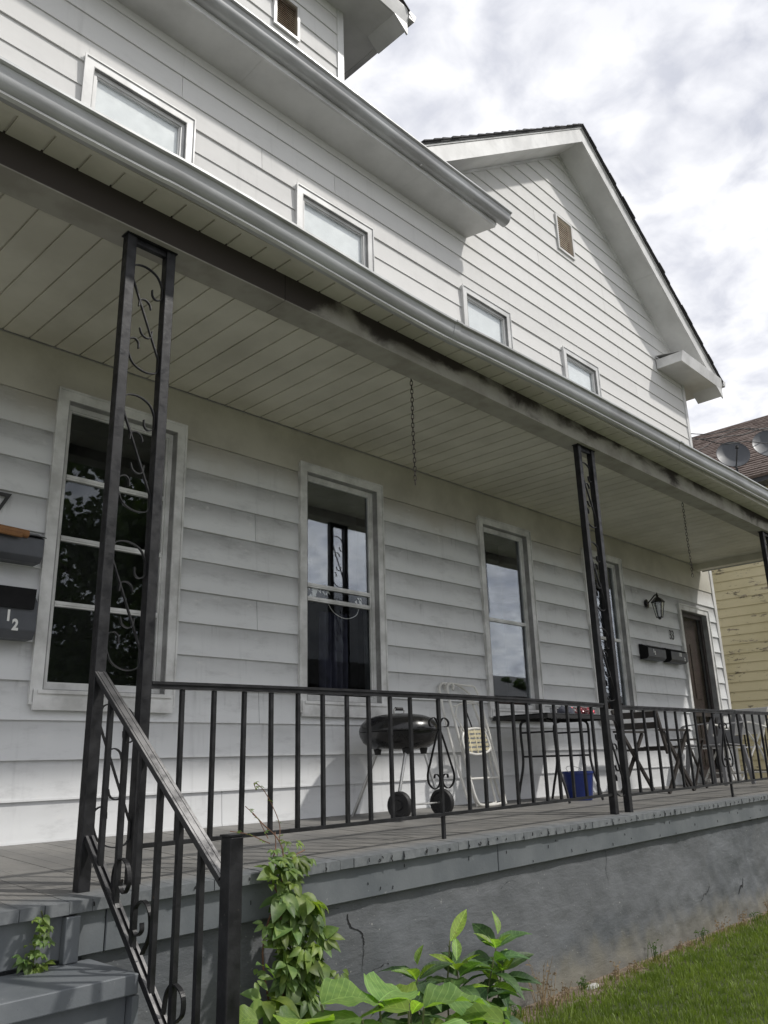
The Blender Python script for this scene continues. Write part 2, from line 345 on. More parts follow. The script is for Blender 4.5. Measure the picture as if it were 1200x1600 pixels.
M['webbing'] = simple('yellowed_webbing', (.56, .50, .33), .6, var=.15, vs=20)
M['white_plastic'] = simple('grimy_white_plastic', (.66, .66, .65), .42, var=.12, vs=4)
M['grey_plastic'] = simple('grey_resin_plastic', (.20, .20, .205), .5, var=.12, vs=4)
M['wood_dark'] = simple('dark_stained_wood', (.028, .023, .02), .5, var=.3, vs=10)
M['blue_plastic'] = simple('blue_bucket_plastic', (.012, .030, .17), .35, var=.15, vs=4)
M['number_white'] = simple('white_numeral_paint', (.80, .80, .78), .5, var=.03)
M['number_black'] = simple('black_numeral_metal', (.02, .02, .02), .5)
M['paper'] = simple('orange_newspaper_bag', (.24, .115, .045), .6, var=.2, vs=9)
M['louver'] = simple('rusty_tan_louver', (.50, .42, .31), .6, var=.3, vs=12, col2=(.36, .26, .17))
M['dish'] = simple('grey_dish_paint', (.062, .068, .078), .45, var=.08, vs=2)
M['cable'] = simple('black_cable', (.02, .02, .02), .6)
M['tinsel'] = simple('silver_tinsel', (.60, .60, .62), .2, metal=.9, var=.2, vs=60)
M['tinsel_red'] = simple('red_tinsel', (.35, .02, .04), .3, metal=.6, var=.3, vs=60)
M['cloth_dark'] = simple('dark_blue_grey_cloth', (.05, .055, .075), .8, var=.3, vs=12)
M['door'] = simple('dark_brown_door_paint', (.035, .028, .026), .5, var=.3, vs=5)
M['door_red'] = simple('dark_red_door_panel', (.028, .014, .013), .5, var=.3, vs=5)
M['brick_far'] = simple('far_brick_wall', (.12, .07, .055), .9, var=.2, vs=2)
M['concrete'] = simple('pale_concrete_crumb', (.42, .41, .38), .9, var=.2, vs=20)
M['lamp_glass'] = glass_mat('dusty_lantern_glass', .25)

# ------------------------------------------------------------------ mesh helpers
class MB:
    def __init__(s): s.v = []; s.f = []
    def add(s, vs, fs):
        o = len(s.v); s.v += [tuple(p) for p in vs]; s.f += [tuple(i+o for i in f) for f in fs]; return s
    HEX = [(0, 3, 2, 1), (4, 5, 6, 7), (0, 1, 5, 4), (1, 2, 6, 5), (2, 3, 7, 6), (3, 0, 4, 7)]
    def hexa(s, p): return s.add(p, MB.HEX)
    def box(s, x0, x1, y0, y1, z0, z1):
        return s.hexa([(x0, y0, z0), (x1, y0, z0), (x1, y1, z0), (x0, y1, z0), (x0, y0, z1), (x1, y0, z1), (x1, y1, z1), (x0, y1, z1)])
    def bar(s, a, b, w, h=None, side=None):
        """rectangular bar from a to b; w across 'side', h across the other"""
        a, b = Vector(a), Vector(b); h = w if h is None else h
        d = (b-a).normalized(); sd_ = Vector(side) if side else (Vector((0, 0, 1)).cross(d) if abs(d.z) < .95 else Vector((1, 0, 0)))
        sd_ = (sd_ - d*sd_.dot(d)).normalized(); up = d.cross(sd_)
        p = []
        for c in (a, b):
            for i, j in ((-1, -1), (1, -1), (1, 1), (-1, 1)): p.append(c + sd_*(i*w/2) + up*(j*h/2))
        return s.hexa(p)
    def tube(s, pts, r, n=8, closed=False, cap=True):
        pts = [Vector(p) for p in pts]; k = len(pts); rings = []
        prev = None
        for i, p in enumerate(pts):
            if closed: d = pts[(i+1) % k]-pts[i-1]
            else: d = pts[min(i+1, k-1)]-pts[max(i-1, 0)]
            d.normalize()
            if prev is None: a = d.orthogonal().normalized()
            else:
                a = prev - d*prev.dot(d)
                a = a.normalized() if a.length > 1e-6 else d.orthogonal().normalized()
            prev = a; b = d.cross(a); rr = r[i] if isinstance(r, (list, tuple)) else r
            rings.append([p + a*(math.cos(2*PI*j/n)*rr) + b*(math.sin(2*PI*j/n)*rr) for j in range(n)])
        vs = [q for rg in rings for q in rg]; fs = []
        for i in range(k if closed else k-1):
            i2 = (i+1) % k
            for j in range(n): fs.append((i*n+j, i*n+(j+1) % n, i2*n+(j+1) % n, i2*n+j))
        if not closed and cap: fs.append(tuple(range(n-1, -1, -1))); fs.append(tuple((k-1)*n+j for j in range(n)))
        return s.add(vs, fs)
    def ribbon(s, pts, side, w, t):
        pts = [Vector(p) for p in pts]; side = Vector(side).normalized(); vs = []; fs = []; k = len(pts)
        for i, p in enumerate(pts):
            d = (pts[min(i+1, k-1)]-pts[max(i-1, 0)]).normalized(); n_ = d.cross(side).normalized()
            for a, b in ((-1, -1), (1, -1), (1, 1), (-1, 1)): vs.append(p + side*(a*w/2) + n_*(b*t/2))
        for i in range(k-1):
            for j in range(4): fs.append((i*4+j, i*4+(j+1) % 4, i*4+4+(j+1) % 4, i*4+4+j))
        fs.append((3, 2, 1, 0)); fs.append(tuple(4*(k-1)+j for j in range(4)))
        return s.add(vs, fs)
    def lathe(s, prof, c=(0, 0, 0), n=24, sx=1, sy=1):
        c = Vector(c); vs = []; fs = []; k = len(prof)
        for r, z in prof:
            for j in range(n): vs.append((c.x+r*sx*math.cos(2*PI*j/n), c.y+r*sy*math.sin(2*PI*j/n), c.z+z))
        for i in range(k-1):
            for j in range(n): fs.append((i*n+j, i*n+(j+1) % n, (i+1)*n+(j+1) % n, (i+1)*n+j))
        if prof[0][0] > 1e-6: fs.append(tuple(range(n-1, -1, -1)))
        if prof[-1][0] > 1e-6: fs.append(tuple((k-1)*n+j for j in range(n)))
        return s.add(vs, fs)
    def prism_x(s, prof, x0, x1):
        k = len(prof); vs = [(x0, y, z) for y, z in prof]+[(x1, y, z) for y, z in prof]
        fs = [(i, (i+1) % k, k+(i+1) % k, k+i) for i in range(k)]+[tuple(range(k-1, -1, -1)), tuple(range(k, 2*k))]
        return s.add(vs, fs)
    def mesh(s, name):
        me = bpy.data.meshes.new(name); me.from_pydata(s.v, [], s.f); me.update()
        return me
    def build(s, name, mat, parent=None, smooth=False, fix=True, origin=None):
        if origin:
            o_ = Vector(origin); s.v = [tuple(Vector(p)-o_) for p in s.v]
        me = s.mesh(name)
        if fix:
            import bmesh
            bm = bmesh.new(); bm.from_mesh(me); bmesh.ops.recalc_face_normals(bm, faces=bm.faces); bm.to_mesh(me); bm.free()
        o = link(name, me, mat, parent, smooth)
        if origin: o.location = Vector(origin) - (Vector(parent.location) if parent else Vector())
        return o
def link(name, me, mat, parent=None, smooth=False):
    if mat and not me.materials: me.materials.append(M[mat] if isinstance(mat, str) else mat)
    if smooth:
        for p in me.polygons: p.use_smooth = True
        if smooth != 'full':
            try: me.set_sharp_from_angle(angle=R(38))
            except Exception: pass
    o = bpy.data.objects.new(name, me); COL.objects.link(o)
    if parent:
        o.parent = parent
    return o
def tag(o, label=None, cat=None, group=None, kind=None):
    if label: o['label'] = label
    if cat: o['category'] = cat
    if group: o['group'] = group
    if kind: o['kind'] = kind
    return o
def thing(name, label, cat, loc=(0, 0, 0), rz=0, group=None):
    o = bpy.data.objects.new(name, None); COL.objects.link(o); o.empty_display_size = .1
    o.location = loc; o.rotation_euler = (0, 0, rz); return tag(o, label, cat, group)
def spline(pts, n=6):
    pts = [Vector(p) for p in pts]; P = [pts[0]*2-pts[1]]+pts+[pts[-1]*2-pts[-2]]; o = []
    for i in range(1, len(P)-2):
        for j in range(n):
            t = j/n; a, b, c, d = P[i-1:i+3]
            o.append(.5*((2*b)+(c-a)*t+(2*a-5*b+4*c-d)*t*t+(3*b-a-3*c+d)*t**3))
    o.append(P[-2]); return o
def bevel(o, w=.003, seg=2):
    md = o.modifiers.new('bevel', 'BEVEL'); md.width = w; md.segments = seg; md.limit_method = 'ANGLE'; return o
def text(name, body, size, depth, mat, parent, loc, rot=(PI/2, 0, 0), sx=1., bold=.0, shear=0.):
    cu_ = bpy.data.curves.new(name, 'FONT'); cu_.body = body; cu_.size = size; cu_.extrude = depth; cu_.offset = bold; cu_.shear = shear
    tmp = bpy.data.objects.new('tmp_text', cu_); COL.objects.link(tmp)
    dg = bpy.context.evaluated_depsgraph_get(); me = bpy.data.meshes.new_from_object(tmp.evaluated_get(dg))
    bpy.data.objects.remove(tmp); me.name = name
    o = link(name, me, mat, parent); o.location = loc; o.rotation_euler = rot; o.scale = (sx, 1, 1); return o
def part(name, mb, mat, parent, **k): return mb.build(name, mat, parent, **k)
def copy_tree(o, parent=None):
    c = o.copy(); COL.objects.link(c)
    if parent: c.parent = parent
    for ch in list(o.children): copy_tree(ch, c)
    return c

W = 1.82            # wall plane
XC = 11.18          # house corner
ZC = 2.77           # porch ceiling
GZ = -0.93          # ground
# ------------------------------------------------------------------ ground
mb = MB(); g_ = 160
mb.add([(-g_, -g_, GZ), (g_, -g_, GZ), (g_, g_, GZ), (-g_, g_, GZ)], [(0, 1, 2, 3)])
tag(mb.build('lawn_ground', 'ground'), kind='structure')
M['walk'] = simple('worn_concrete_walk', (.33, .32, .30), .85, vs=3, bs=.3, bscale=50, space='world')
M['asphalt'] = simple('grey_asphalt', (.075, .074, .072), .9, vs=3, bs=.4, bscale=90, space='world')
mb = MB(); xx = -40.0
while xx < 60: mb.box(xx, xx+1.49, -5.1, -3.7, GZ-.05, GZ+.012); xx += 1.5
tag(mb.build('unseen_sidewalk', 'walk'), kind='structure')  # unseen paving, added for its neutral bounce onto the porch
mb = MB(); mb.box(-.9, 1.6, -3.695, -.70, GZ-.05, GZ+.008); tag(mb.build('front_path', 'walk'), kind='structure')
mb = MB(); mb.box(-60, 80, -5.27, -5.105, GZ-.2, GZ+.014); tag(mb.build('kerb', 'walk'), kind='structure')
mb = MB(); mb.add([(-60, -13, GZ+.004), (80, -13, GZ+.004), (80, -5.272, GZ+.004), (-60, -5.272, GZ+.004)], [(0, 1, 2, 3)]); tag(mb.build('road', 'asphalt'), kind='structure')  # unseen grey road, added so the bounced light is less green

# ------------------------------------------------------------------ house
house = thing('house', 'white two storey clapboard house with sooty lower wall, front gable and iron-posted porch', 'house')
LOWWIN = [(1.846, 2.710), (3.700, 4.570), (5.858, 6.695), (7.700, 8.545)]
WZ0, WZ1 = .69, 2.515
UPWIN = [(1.798, 2.655), (3.650, 4.542), (5.838, 6.660), (7.724, 8.530)]
UZ0, UZ1 = 3.42, 4.978
CAS = .062
DOORS = [(9.94, 10.84), (.30, 1.20)]
DZ1 = 2.165
RX, RZ, RM = 8.14, 7.97, .70       # right gable: ridge x, soffit apex, slope
DXL, DXR = .40, 4.21               # flush dormer
DAP, DRX = 8.86, 2.305
VENT_R = (7.885, 8.27, 6.41, 6.93)
VENT_L = (3.385, 3.675, 6.50, 6.90)
EAVE_X = 5.885; EAVE_Z = 5.62
holes = []
for a, b in LOWWIN: holes.append((a+.03, b-.03, WZ0+.05, WZ1-.03))
for a, b in UPWIN: holes.append((a+.03, b-.03, UZ0+.05, UZ1-.03))
for a, b in DOORS: holes.append((a+.03, b-.03, 0.02, DZ1-.03))
for v_ in (VENT_R, VENT_L): holes.append((v_[0]+.02, v_[1]-.02, v_[2]+.02, v_[3]-.02))
def gable_limits(z):
    """x extent of wall at height z, as list of (left,right)"""
    L = []
    if z <= EAVE_Z: return [(-4.5, XC)]
    l = RX-(RZ-z)/RM; r = RX+(RZ-z)/RM
    l = max(l, 5.08); r = min(r, XC)
    if r > l: L.append((l, r))
    l = DRX-(DAP-z)/RM; r = DRX+(DAP-z)/RM
    l = max(l, DXL); r = min(r, DXR)
    if r > l: L.append((l, r))
    return L
def siding(z0, z1, lims0, lims1, mat, joints, par=house):
    """one course; splits at holes and joints; each contiguous run is a board"""
    def yf(z): return W-(.004+lap*(1-(z-z0)/EXP))-jit
    jit = rnd.uniform(-.0015, .0015); lap = .0155 if mat == 'siding_low' else .0125
    for (l0, r0_), (l1, r1) in zip(lims0, lims1):
        cuts = sorted([j for j in joints if l0+.3 < j < r0_-.3])
        # full-height blockers
        full = [(h[0], h[1]) for h in holes if h[2] <= z0+1e-4 and h[3] >= z1-1e-4 and h[1] > l0 and h[0] < r0_]
        partial = [h for h in holes if h[3] > z0 and h[2] < z1 and not (h[2] <= z0+1e-4 and h[3] >= z1-1e-4) and h[1] > l0 and h[0] < r0_]
        segs = [(l0, r0_)]
        for f in full:
            ns = []
            for s_ in segs:
                if f[1] <= s_[0] or f[0] >= s_[1]: ns.append(s_); continue
                if f[0] > s_[0]: ns.append((s_[0], f[0]))
                if f[1] < s_[1]: ns.append((f[1], s_[1]))
            segs = ns
        fin = []
        for s_ in segs:
            a = s_[0]
            for j in cuts:
                if s_[0]+.15 < j < s_[1]-.15: fin.append((a, j-.002)); a = j+.002
            fin.append((a, s_[1]))
        for a, b in fin:
            mb = MB(); pcs = []; x = a
            for h in sorted([h for h in partial if h[0] < b and h[1] > a]):
                if h[0] > x: pcs.append((x, h[0], z0, z1))
                hx0, hx1 = max(x, h[0]), min(b, h[1])
                if h[2] > z0: pcs.append((hx0, hx1, z0, min(h[2], z1)))
                if h[3] < z1: pcs.append((hx0, hx1, max(h[3], z0), z1))
                x = hx1
            if x < b: pcs.append((x, b, z0, z1))
            for (xa, xb, za, zb) in pcs:
                xa1 = xa + (l1-l0)*(zb-z0)/max(1e-6, z1-z0) if abs(xa-l0) < 1e-6 else xa
                xb1 = xb + (r1-r0_)*(zb-z0)/max(1e-6, z1-z0) if abs(xb-r0_) < 1e-6 else xb
                ya, yb, yk = yf(za), yf(zb), W+.002
                if za == z0:   # thick drip lip
                    mb.hexa([(xa, ya, za), (xb, ya, za), (xb, yk, za), (xa, yk, za), (xa, ya+.0005, za+.012), (xb, ya+.0005, za+.012), (xb, yk, za+.012), (xa, yk, za+.012)])
                    za += .012; ya += .003
                mb.hexa([(xa, ya, za), (xb, ya, za), (xb, yk, za), (xa, yk, za), (xa1, yb, zb), (xb1, yb, zb), (xb1, yk, zb), (xa1, yk, zb)])
            mb.build('siding_board', mat, par, fix=False)
for k in range(12):
    j = [-2.4+(k*1.37) % 3.1, 3.1+((k*2.3) % 1.0)*.3] if k % 3 == 0 else [-1+(k*.7) % 1.2]
    siding(k*EXP, (k+1)*EXP, [(-4.5, XC-.02)], [(-4.5, XC-.02)], 'siding_low', j)
Z0U = 2.62; ph = .26*EXP
k = math.floor((2.95-ph)/EXP)
while True:
    z0 = ph+k*EXP; z1 = z0+EXP
    if z0 > 8.8: break
    L0 = gable_limits(max(z0, .1)); L1 = gable_limits(z1)
    js = {24: [3.30, 9.6], 25: [2.55, 4.1], 26: [1.0, 9.2], 27: [], 23: [-1.2], 28: [9.4], 29: [7.4], 30: [9.95]}.get(k, [(-2.0+k*1.7) % 9.0])
    if z0 < EAVE_Z < z1:
        siding(z0, z1, [(-4.5, XC)], [(-4.5, XC)], 'siding_up', js)
    elif len(L0) > len(L1):
        for q in L0:
            ap = (RX, RZ) if q[0] > 4.5 else (DRX, DAP)
            top = [l for l in L1 if (l[0] > 4.5) == (q[0] > 4.5)]
            if top: siding(z0, z1, [q], top, 'siding_up', js)
            else: siding(z0, max(z0+.02, ap[1]), [q], [(ap[0]-.01, ap[0]+.01)], 'siding_up', [])
    elif L0 and L1:
        # right part keeps course shape, clip course top to apex
        if len(L0) != len(L1):
            L0s = L0[-1:] if L1[-1][1] < 5 else L0[:1]
            siding(z0, z1, L0s, L1, 'siding_up', js)
        else: siding(z0, z1, L0, L1, 'siding_up', js)
    k += 1
# wall sheathing behind (with openings)
def sheet_with_holes(x0, x1, z0, z1, y, hs):
    xs = sorted({x0, x1, *[v for h in hs for v in h[:2] if x0 < v < x1]}); zs = sorted({z0, z1, *[v for h in hs for v in h[2:] if z0 < v < z1]})
    mb = MB()
    for i in range(len(xs)-1):
        for j in range(len(zs)-1):
            cx, cz = (xs[i]+xs[i+1])/2, (zs[j]+zs[j+1])/2
            if any(h[0] < cx < h[1] and h[2] < cz < h[3] for h in hs): continue
            mb.box(xs[i], xs[i+1], y, y+.05, zs[j], zs[j+1])
    return mb
mb = sheet_with_holes(-4.5, XC-.03, -.05, 5.6, W+.003, holes)
def tri_sheet(mb, xr, zt, xl, xr2, zb):
    # gable infill above zb, back of boards, built as thin slab with a hole ignored (vents are shallow)
    pr_ = [(xl, zb), (xr2, zb), (xr2, zt-(xr2-xr)*RM), (xr, zt), (xl, zt-(xr-xl)*RM)]
    n_ = len(pr_); vs = [(x, W+.045, z) for x, z in pr_]+[(x, W+.09, z) for x, z in pr_]
    mb.add(vs, [(i, (i+1) % n_, n_+(i+1) % n_, n_+i) for i in range(n_)]+[tuple(range(n_-1, -1, -1)), tuple(range(n_, 2*n_))])
tri_sheet(mb, RX, RZ+.02, 5.08, XC-.04, 5.5); tri_sheet(mb, DRX, DAP+.02, DXL+.02, DXR-.02, 5.5)
mb.box(5.05, XC-.03, W+.004, W+.044, 5.601, 5.80)
mb.build('wall', 'trim', house)
# side and back walls
mb = MB(); mb.box(XC-.06, XC-.012, W+.06, 9.2, -.75, 5.7); mb.box(-4.5, -1.35, W+.06, 9.2, -.75, 5.7); mb.box(-4.44, XC-.07, 9.15, 9.2, -.75, 5.7)
mb.build('wall', 'siding_up', house)
# corner trims
mb = MB(); mb.box(XC-.06, XC+.015, W-.024, W+.06, 0.0, ZC-.0); mb.box(XC-.06, XC+.015, W-.024, W+.06, 2.9, 5.60)
mb.build('corner_board', 'trim_up', house)
mb = MB(); mb.box(DXR-.062, DXR+.013, W-.024, W+1.5, 5.7, 7.30); mb.build('corner_board', 'trim_up', house)
mb = MB(); mb.box(DXR-.03, DXR+.005, W+.05, W+4, 5.7, 7.35); mb.box(DXL-.005, DXL+.03, W+.05, W+4, 5.7, 7.35); mb.build('dormer_side_wall', 'siding_up', house)
# frieze under the porch ceiling
hz = 12*EXP+.004
mb = sheet_with_holes(-4.5, XC-.062, hz, ZC-.004, W-.012, [(h[0], h[1], h[2], h[3]) for h in holes if h[2] < hz < h[3]])
mb.v = [(x, min(y, W+.002), z) for x, y, z in mb.v]
mb.build('frieze_board', 'frieze', house)

# windows -----------------------------------------------------------
def frame_box(mb, x0, x1, z0, z1, w, ya, yb, wb=None, wt=None):
    wb = w if wb is None else wb; wt = w if wt is None else wt
    mb.box(x0, x0+w, ya, yb, z0, z1); mb.box(x1-w, x1, ya, yb, z0, z1)
    mb.box(x0+w, x1-w, ya, yb, z1-wt, z1); mb.box(x0+w, x1-w, ya, yb, z0, z0+wb)
def window(x0, x1, z0, z1, rails, panes, inner, trimmat, dy=0.0):
    mb = MB(); frame_box(mb, x0, x1, z0, z1, CAS, W-.036, W+.002, .075)
    frame_box(mb, x0-.006, x1+.006, z0-.002, z1+.006, .012, W-.044, W-.0365)
    w = mb.build('window', trimmat, house)
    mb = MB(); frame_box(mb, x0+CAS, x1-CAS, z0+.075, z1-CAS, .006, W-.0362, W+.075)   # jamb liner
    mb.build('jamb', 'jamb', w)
    ix0, ix1, iz0, iz1 = x0+CAS+.0065, x1-CAS-.0065, z0+.082, z1-CAS-.0065
    mb = MB(); frame_box(mb, ix0, ix1, iz0, iz1, .030, W+.012+dy, W+.040+dy, .032, .03)
    frame_box(mb, ix0+.0302, ix1-.0302, iz0+.0322, iz1-.0302, .010, W+.022+dy, W+.040+dy)
    mb.build('sash_frame', trimmat, w)
    gx0, gx1 = ix0+.032, ix1-.032; gz0, gz1 = iz0+.034, iz1-.032
    for zr in rails:
        mb = MB(); mb.box(gx0+.0085, gx1-.0085, W+.014+dy, W+.040+dy, zr-.015, zr+.015); mb.box(gx0+.0085, gx1-.0085, W+.010+dy, W+.0139+dy, zr-.004, zr+.006)
        mb.build('meeting_rail', trimmat, w)
    edges = [gz0]+sorted(rails)+[gz1]
    for i in range(len(edges)-1):
        mb = MB(); mb.box(gx0, gx1, W+.030+dy, W+.034+dy, edges[i], edges[i+1]); mb.build('pane', panes[i % len(panes)], w)
    mb = MB(); mb.box(x0+.012, x1-.012, W-.050, W-.0364, z0-.03, z0+.075); mb.box(x0+.03, x1-.03, W-.062, W-.0505, z0+.055, z0+.075)
    mb.build('sill', trimmat, w)
    # room seen through the pane
    mb = MB(); a, b, c, d = x0+.035, x1-.035, z0+.05, z1-.03; dp = .55
    mb.add([(a-.3, W+.076, c-.05), (b+.3, W+.076, c-.05), (b+.3, W+dp, c-.05), (a-.3, W+dp, c-.05), (a-.3, W+.076, d+.05), (b+.3, W+.076, d+.05), (b+.3, W+dp, d+.05), (a-.3, W+dp, d+.05)], [(0, 1, 2, 3), (4, 7, 6, 5), (1, 5, 6, 2), (2, 6, 7, 3), (0, 3, 7, 4)])
    mb.build('room_recess', 'room' if inner != 'dark' else 'dark', w, fix=False)
    if inner == 'blind':
        mb = MB(); mb.box(gx0-.01, gx1+.01, W+.046+dy, W+.049+dy, gz0-.01, gz1+.01)
        mb.build('blind', 'blind', w)
    return w
def curtain(w, xa, xb, za, zb, mat, y=None, amp=.02, folds=5):
    y = y or W+.2; n_ = 40; vs = []; fs = []
    for i in range(n_+1):
        t = i/n_; x = xa+(xb-xa)*t; yy = y+amp*math.sin(t*folds*2*PI)+.008*math.sin(t*31)
        vs += [(x, yy, za), (x, yy, zb)]
    for i in range(n_): fs.append((2*i, 2*i+2, 2*i+3, 2*i+1))
    mb = MB(); mb.add(vs, fs); return mb.build('curtain', mat, w, smooth='full')
w1 = window(*LOWWIN[0], WZ0, WZ1, [1.995, 1.625, 1.245], ['glass_low'], 'dark', 'trim')
w1['label'] = 'tall window divided by three storm rails with dark panes'
w2 = window(*LOWWIN[1], WZ0, WZ1, [1.60, 1.50], ['glass_dim', 'glass_low', 'glass'], 'dark', 'trim')
curtain(w2, 4.05, 4.33, .75, 1.45, 'curtain', W+.16); curtain(w2, 4.50, 4.70, .75, 1.5, 'curtain_grey', W+.12)
# lace scraps and a drooping cord inside the second window
mb = MB()
for q in range(40):
    x = 3.84+rnd.random()*.55; x = x if (x < 4.05 or x > 4.33) else 3.9; z = 1.60-rnd.random()*.06
    mb.add([(x, W+.045, z), (x+.03*rnd.random(), W+.05, z-.03), (x-.02, W+.046, z-.025*rnd.random())], [(0, 1, 2)])
mb.tube(spline([(4.02, W+.05, 1.52), (4.1, W+.05, 1.43), (4.22, W+.05, 1.395), (4.33, W+.05, 1.43), (4.37, W+.05, 1.5)]), .0025, 5)
mb.build('lace_trim', 'white_plastic', w2, fix=False)
w3 = window(*LOWWIN[2], WZ0, WZ1, [1.57], ['glass', 'glass'], 'dark', 'trim')
w4 = window(*LOWWIN[3], WZ0, WZ1, [1.57], ['glass', 'glass'], 'dark', 'trim')
for a, b in UPWIN: window(a, b, UZ0, UZ1, [4.22], ['glass_low'], 'blind', 'trim_up', dy=-.022)

# doors -------------------------------------------------------------
def door(x0, x1, z1, lab=None):
    mb = MB()
    mb.box(x0, x0+.07, W-.036, W+.002, .0, z1); mb.box(x1-.07, x1, W-.036, W+.002, .0, z1); mb.box(x0+.07, x1-.07, W-.036, W+.002, z1-.07, z1)
    mb.box(x0-.006, x0+.012, W-.046, W-.0365, 0, z1+.006); mb.box(x1-.012, x1+.006, W-.046, W-.0365, 0, z1+.006); mb.box(x0+.0125, x1-.0125, W-.046, W-.0365, z1-.012, z1+.006)
    fr = mb.build('door_frame', 'trim', house)
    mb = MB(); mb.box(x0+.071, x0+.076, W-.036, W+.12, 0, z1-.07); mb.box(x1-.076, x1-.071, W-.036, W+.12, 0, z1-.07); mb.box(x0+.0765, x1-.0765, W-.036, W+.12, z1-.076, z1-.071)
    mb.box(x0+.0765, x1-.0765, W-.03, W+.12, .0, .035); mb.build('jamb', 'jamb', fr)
    # storm door: frame with glass, set back; inner door behind
    mb = MB(); frame_box(mb, x0+.08, x1-.08, .04, z1-.08, .055, W+.03, W+.055, .10)
    mb.box(x0+.1355, x1-.1355, W+.03, W+.055, .78, .86)
    d = mb.build('door', 'door', house)
    mb = MB(); mb.box(x0+.135, x1-.135, W+.040, W+.044, .14, .78); mb.box(x0+.135, x1-.135, W+.040, W+.044, .86, z1-.135); mb.build('pane', 'glass_dim', d)
    mb = MB(); mb.box(x0+.08, x1-.08, W+.10, W+.14, .04, z1-.08)
    for (a, b, c, e) in ((.18, .36, .2, .8), (.48, .66, .2, .8), (.18, .36, 1.0, 1.7), (.48, .66, 1.0, 1.7)): mb.box(x0+a, x0+b, W+.09, W+.0995, c, e)
    mb.build('door_leaf', 'door_red', d)
    mb = MB(); mb.tube([(x0+.105, W-.00, .98), (x0+.105, W+.0, 1.06), ], .010, 8); mb.box(x0+.095, x0+.115, W+.0, W+.03, .96, 1.0); mb.build('handle', 'steel', d)
    mb = MB(); mb.box(x0+.06, x0+.085, W+.005, W+.029, 1.45, 1.52); mb.build('closer_arm', 'steel', d)
    return fr
for a, b in DOORS: door(a, b, DZ1)

# vents -------------------------------------------------------------
def vent(x0, x1, z0, z1):
    mb = MB(); frame_box(mb, x0, x1, z0, z1, .028, W-.034, W-.012); v = mb.build('vent', 'trim_up', house)
    mb = MB(); mb.box(x0+.01, x1-.01, W+.03, W+.044, z0+.01, z1-.01); mb.build('vent_backing', 'dark', v)
    n_ = 15; h = (z1-z0-.06)/n_; mb = MB()
    for i in range(n_):
        z = z0+.03+h*i
        mb = MB().hexa([(x0+.029, W-.030, z), (x1-.029, W-.030, z), (x1-.029, W-.028, z), (x0+.029, W-.028, z), (x0+.029, W-.020, z+h*.72), (x1-.029, W-.020, z+h*.72), (x1-.029, W-.017, z+h*.72), (x0+.029, W-.017, z+h*.72)])
        mb.build('louver', 'louver', v)
vent(*VENT_R); vent(*VENT_L)

# main eave: soffit, fascia, gutter, roof -----------------------------
EY = W-.32
mb = MB(); x = -4.6
for x2 in (-1.9, .75, 3.06, 4.93, 5.99):
    mb = MB(); a, b = x, x2-.002
    b1 = b+(.10 if x2 > 5.9 else 0)
    mb.hexa([(a, W+.0, EAVE_Z), (b1-.10 if x2 > 5.9 else b, W+.0, EAVE_Z), (b1-.10 if x2 > 5.9 else b, W, EAVE_Z+.012), (a, W, EAVE_Z+.012), (a, EY, EAVE_Z+.02), (b1, EY, EAVE_Z+.02), (b1, EY, EAVE_Z+.032), (a, EY, EAVE_Z+.032)])
    mb.build('soffit', 'soffit_up', house); x = x2
mb = MB(); mb.box(-4.6, 6.07, EY-.02, EY-.0005, EAVE_Z+.012, EAVE_Z+.16); mb.box(-4.6, 5.95, EY, EY+.012, EAVE_Z+.034, EAVE_Z+.13)
mb.build('fascia', 'trim_up', house)
mb = MB(); mb.hexa([(5.985, W-.001, EAVE_Z+.014), (5.995, W-.001, EAVE_Z+.014), (6.085, EY-.02, EAVE_Z+.035), (6.075, EY-.02, EAVE_Z+.035), (5.985, W-.001, EAVE_Z+.36), (5.995, W-.001, EAVE_Z+.36), (6.085, EY-.02, EAVE_Z+.165), (6.075, EY-.02, EAVE_Z+.165)])
mb.build('eave_end_cap', 'trim_up', house)
# gutters: rounded trough cross sections
def gutter(name, stations, yb, zt, r, mat, parent, endcap=True, h=1.0):
    """stations: list of (x, dy, dz); trough hangs at y from yb outwards"""
    prof = [(0, 0), (0, -r*1.02*h)]
    for i in range(9):
        a = PI/2*i/8; prof.append((-.30*r-r*.62*math.sin(a)*.95, -r*1.02*h+(r*.62*h)*(1-math.cos(a))))
    prof += [(-r*.98, -r*.15), (-r*1.06, -.0), (-r*1.14, .004), (-r*1.14, -.008), (-r*1.08, -.012), (-r*1.03, -r*.15)]
    n0 = len(prof)
    inner = [(-r*.93, -r*.12)]+[(y*.93-.003, z*.95+.004) for y, z in reversed(prof[1:11])]+[(-.004, 0)]
    pf = prof+inner; k = len(pf); vs = []; fs = []
    for (x, dy, dz) in stations: vs += [(x, yb+dy+y, zt+dz+z) for y, z in pf]
    for i in range(len(stations)-1):
        for j in range(k): fs.append((i*k+j, i*k+(j+1) % k, (i+1)*k+(j+1) % k, (i+1)*k+j))
    if endcap:
        e = [0]+list(range(1, 12)); fs.append(tuple(e)); o = (len(stations)-1)*k; fs.append(tuple(o+i for i in reversed(e)))
    mb = MB(); mb.add(vs, fs); return mb.build(name, mat, parent, smooth=True)
gutter('gutter', [(-4.6+i*.5, 0, .004*math.sin(i*.9)) for i in range(21)]+[(5.9, 0, 0), (6.07, 0, 0), (6.20, 0, 0)], EY-.021, 5.80, .115, 'gutter', house)
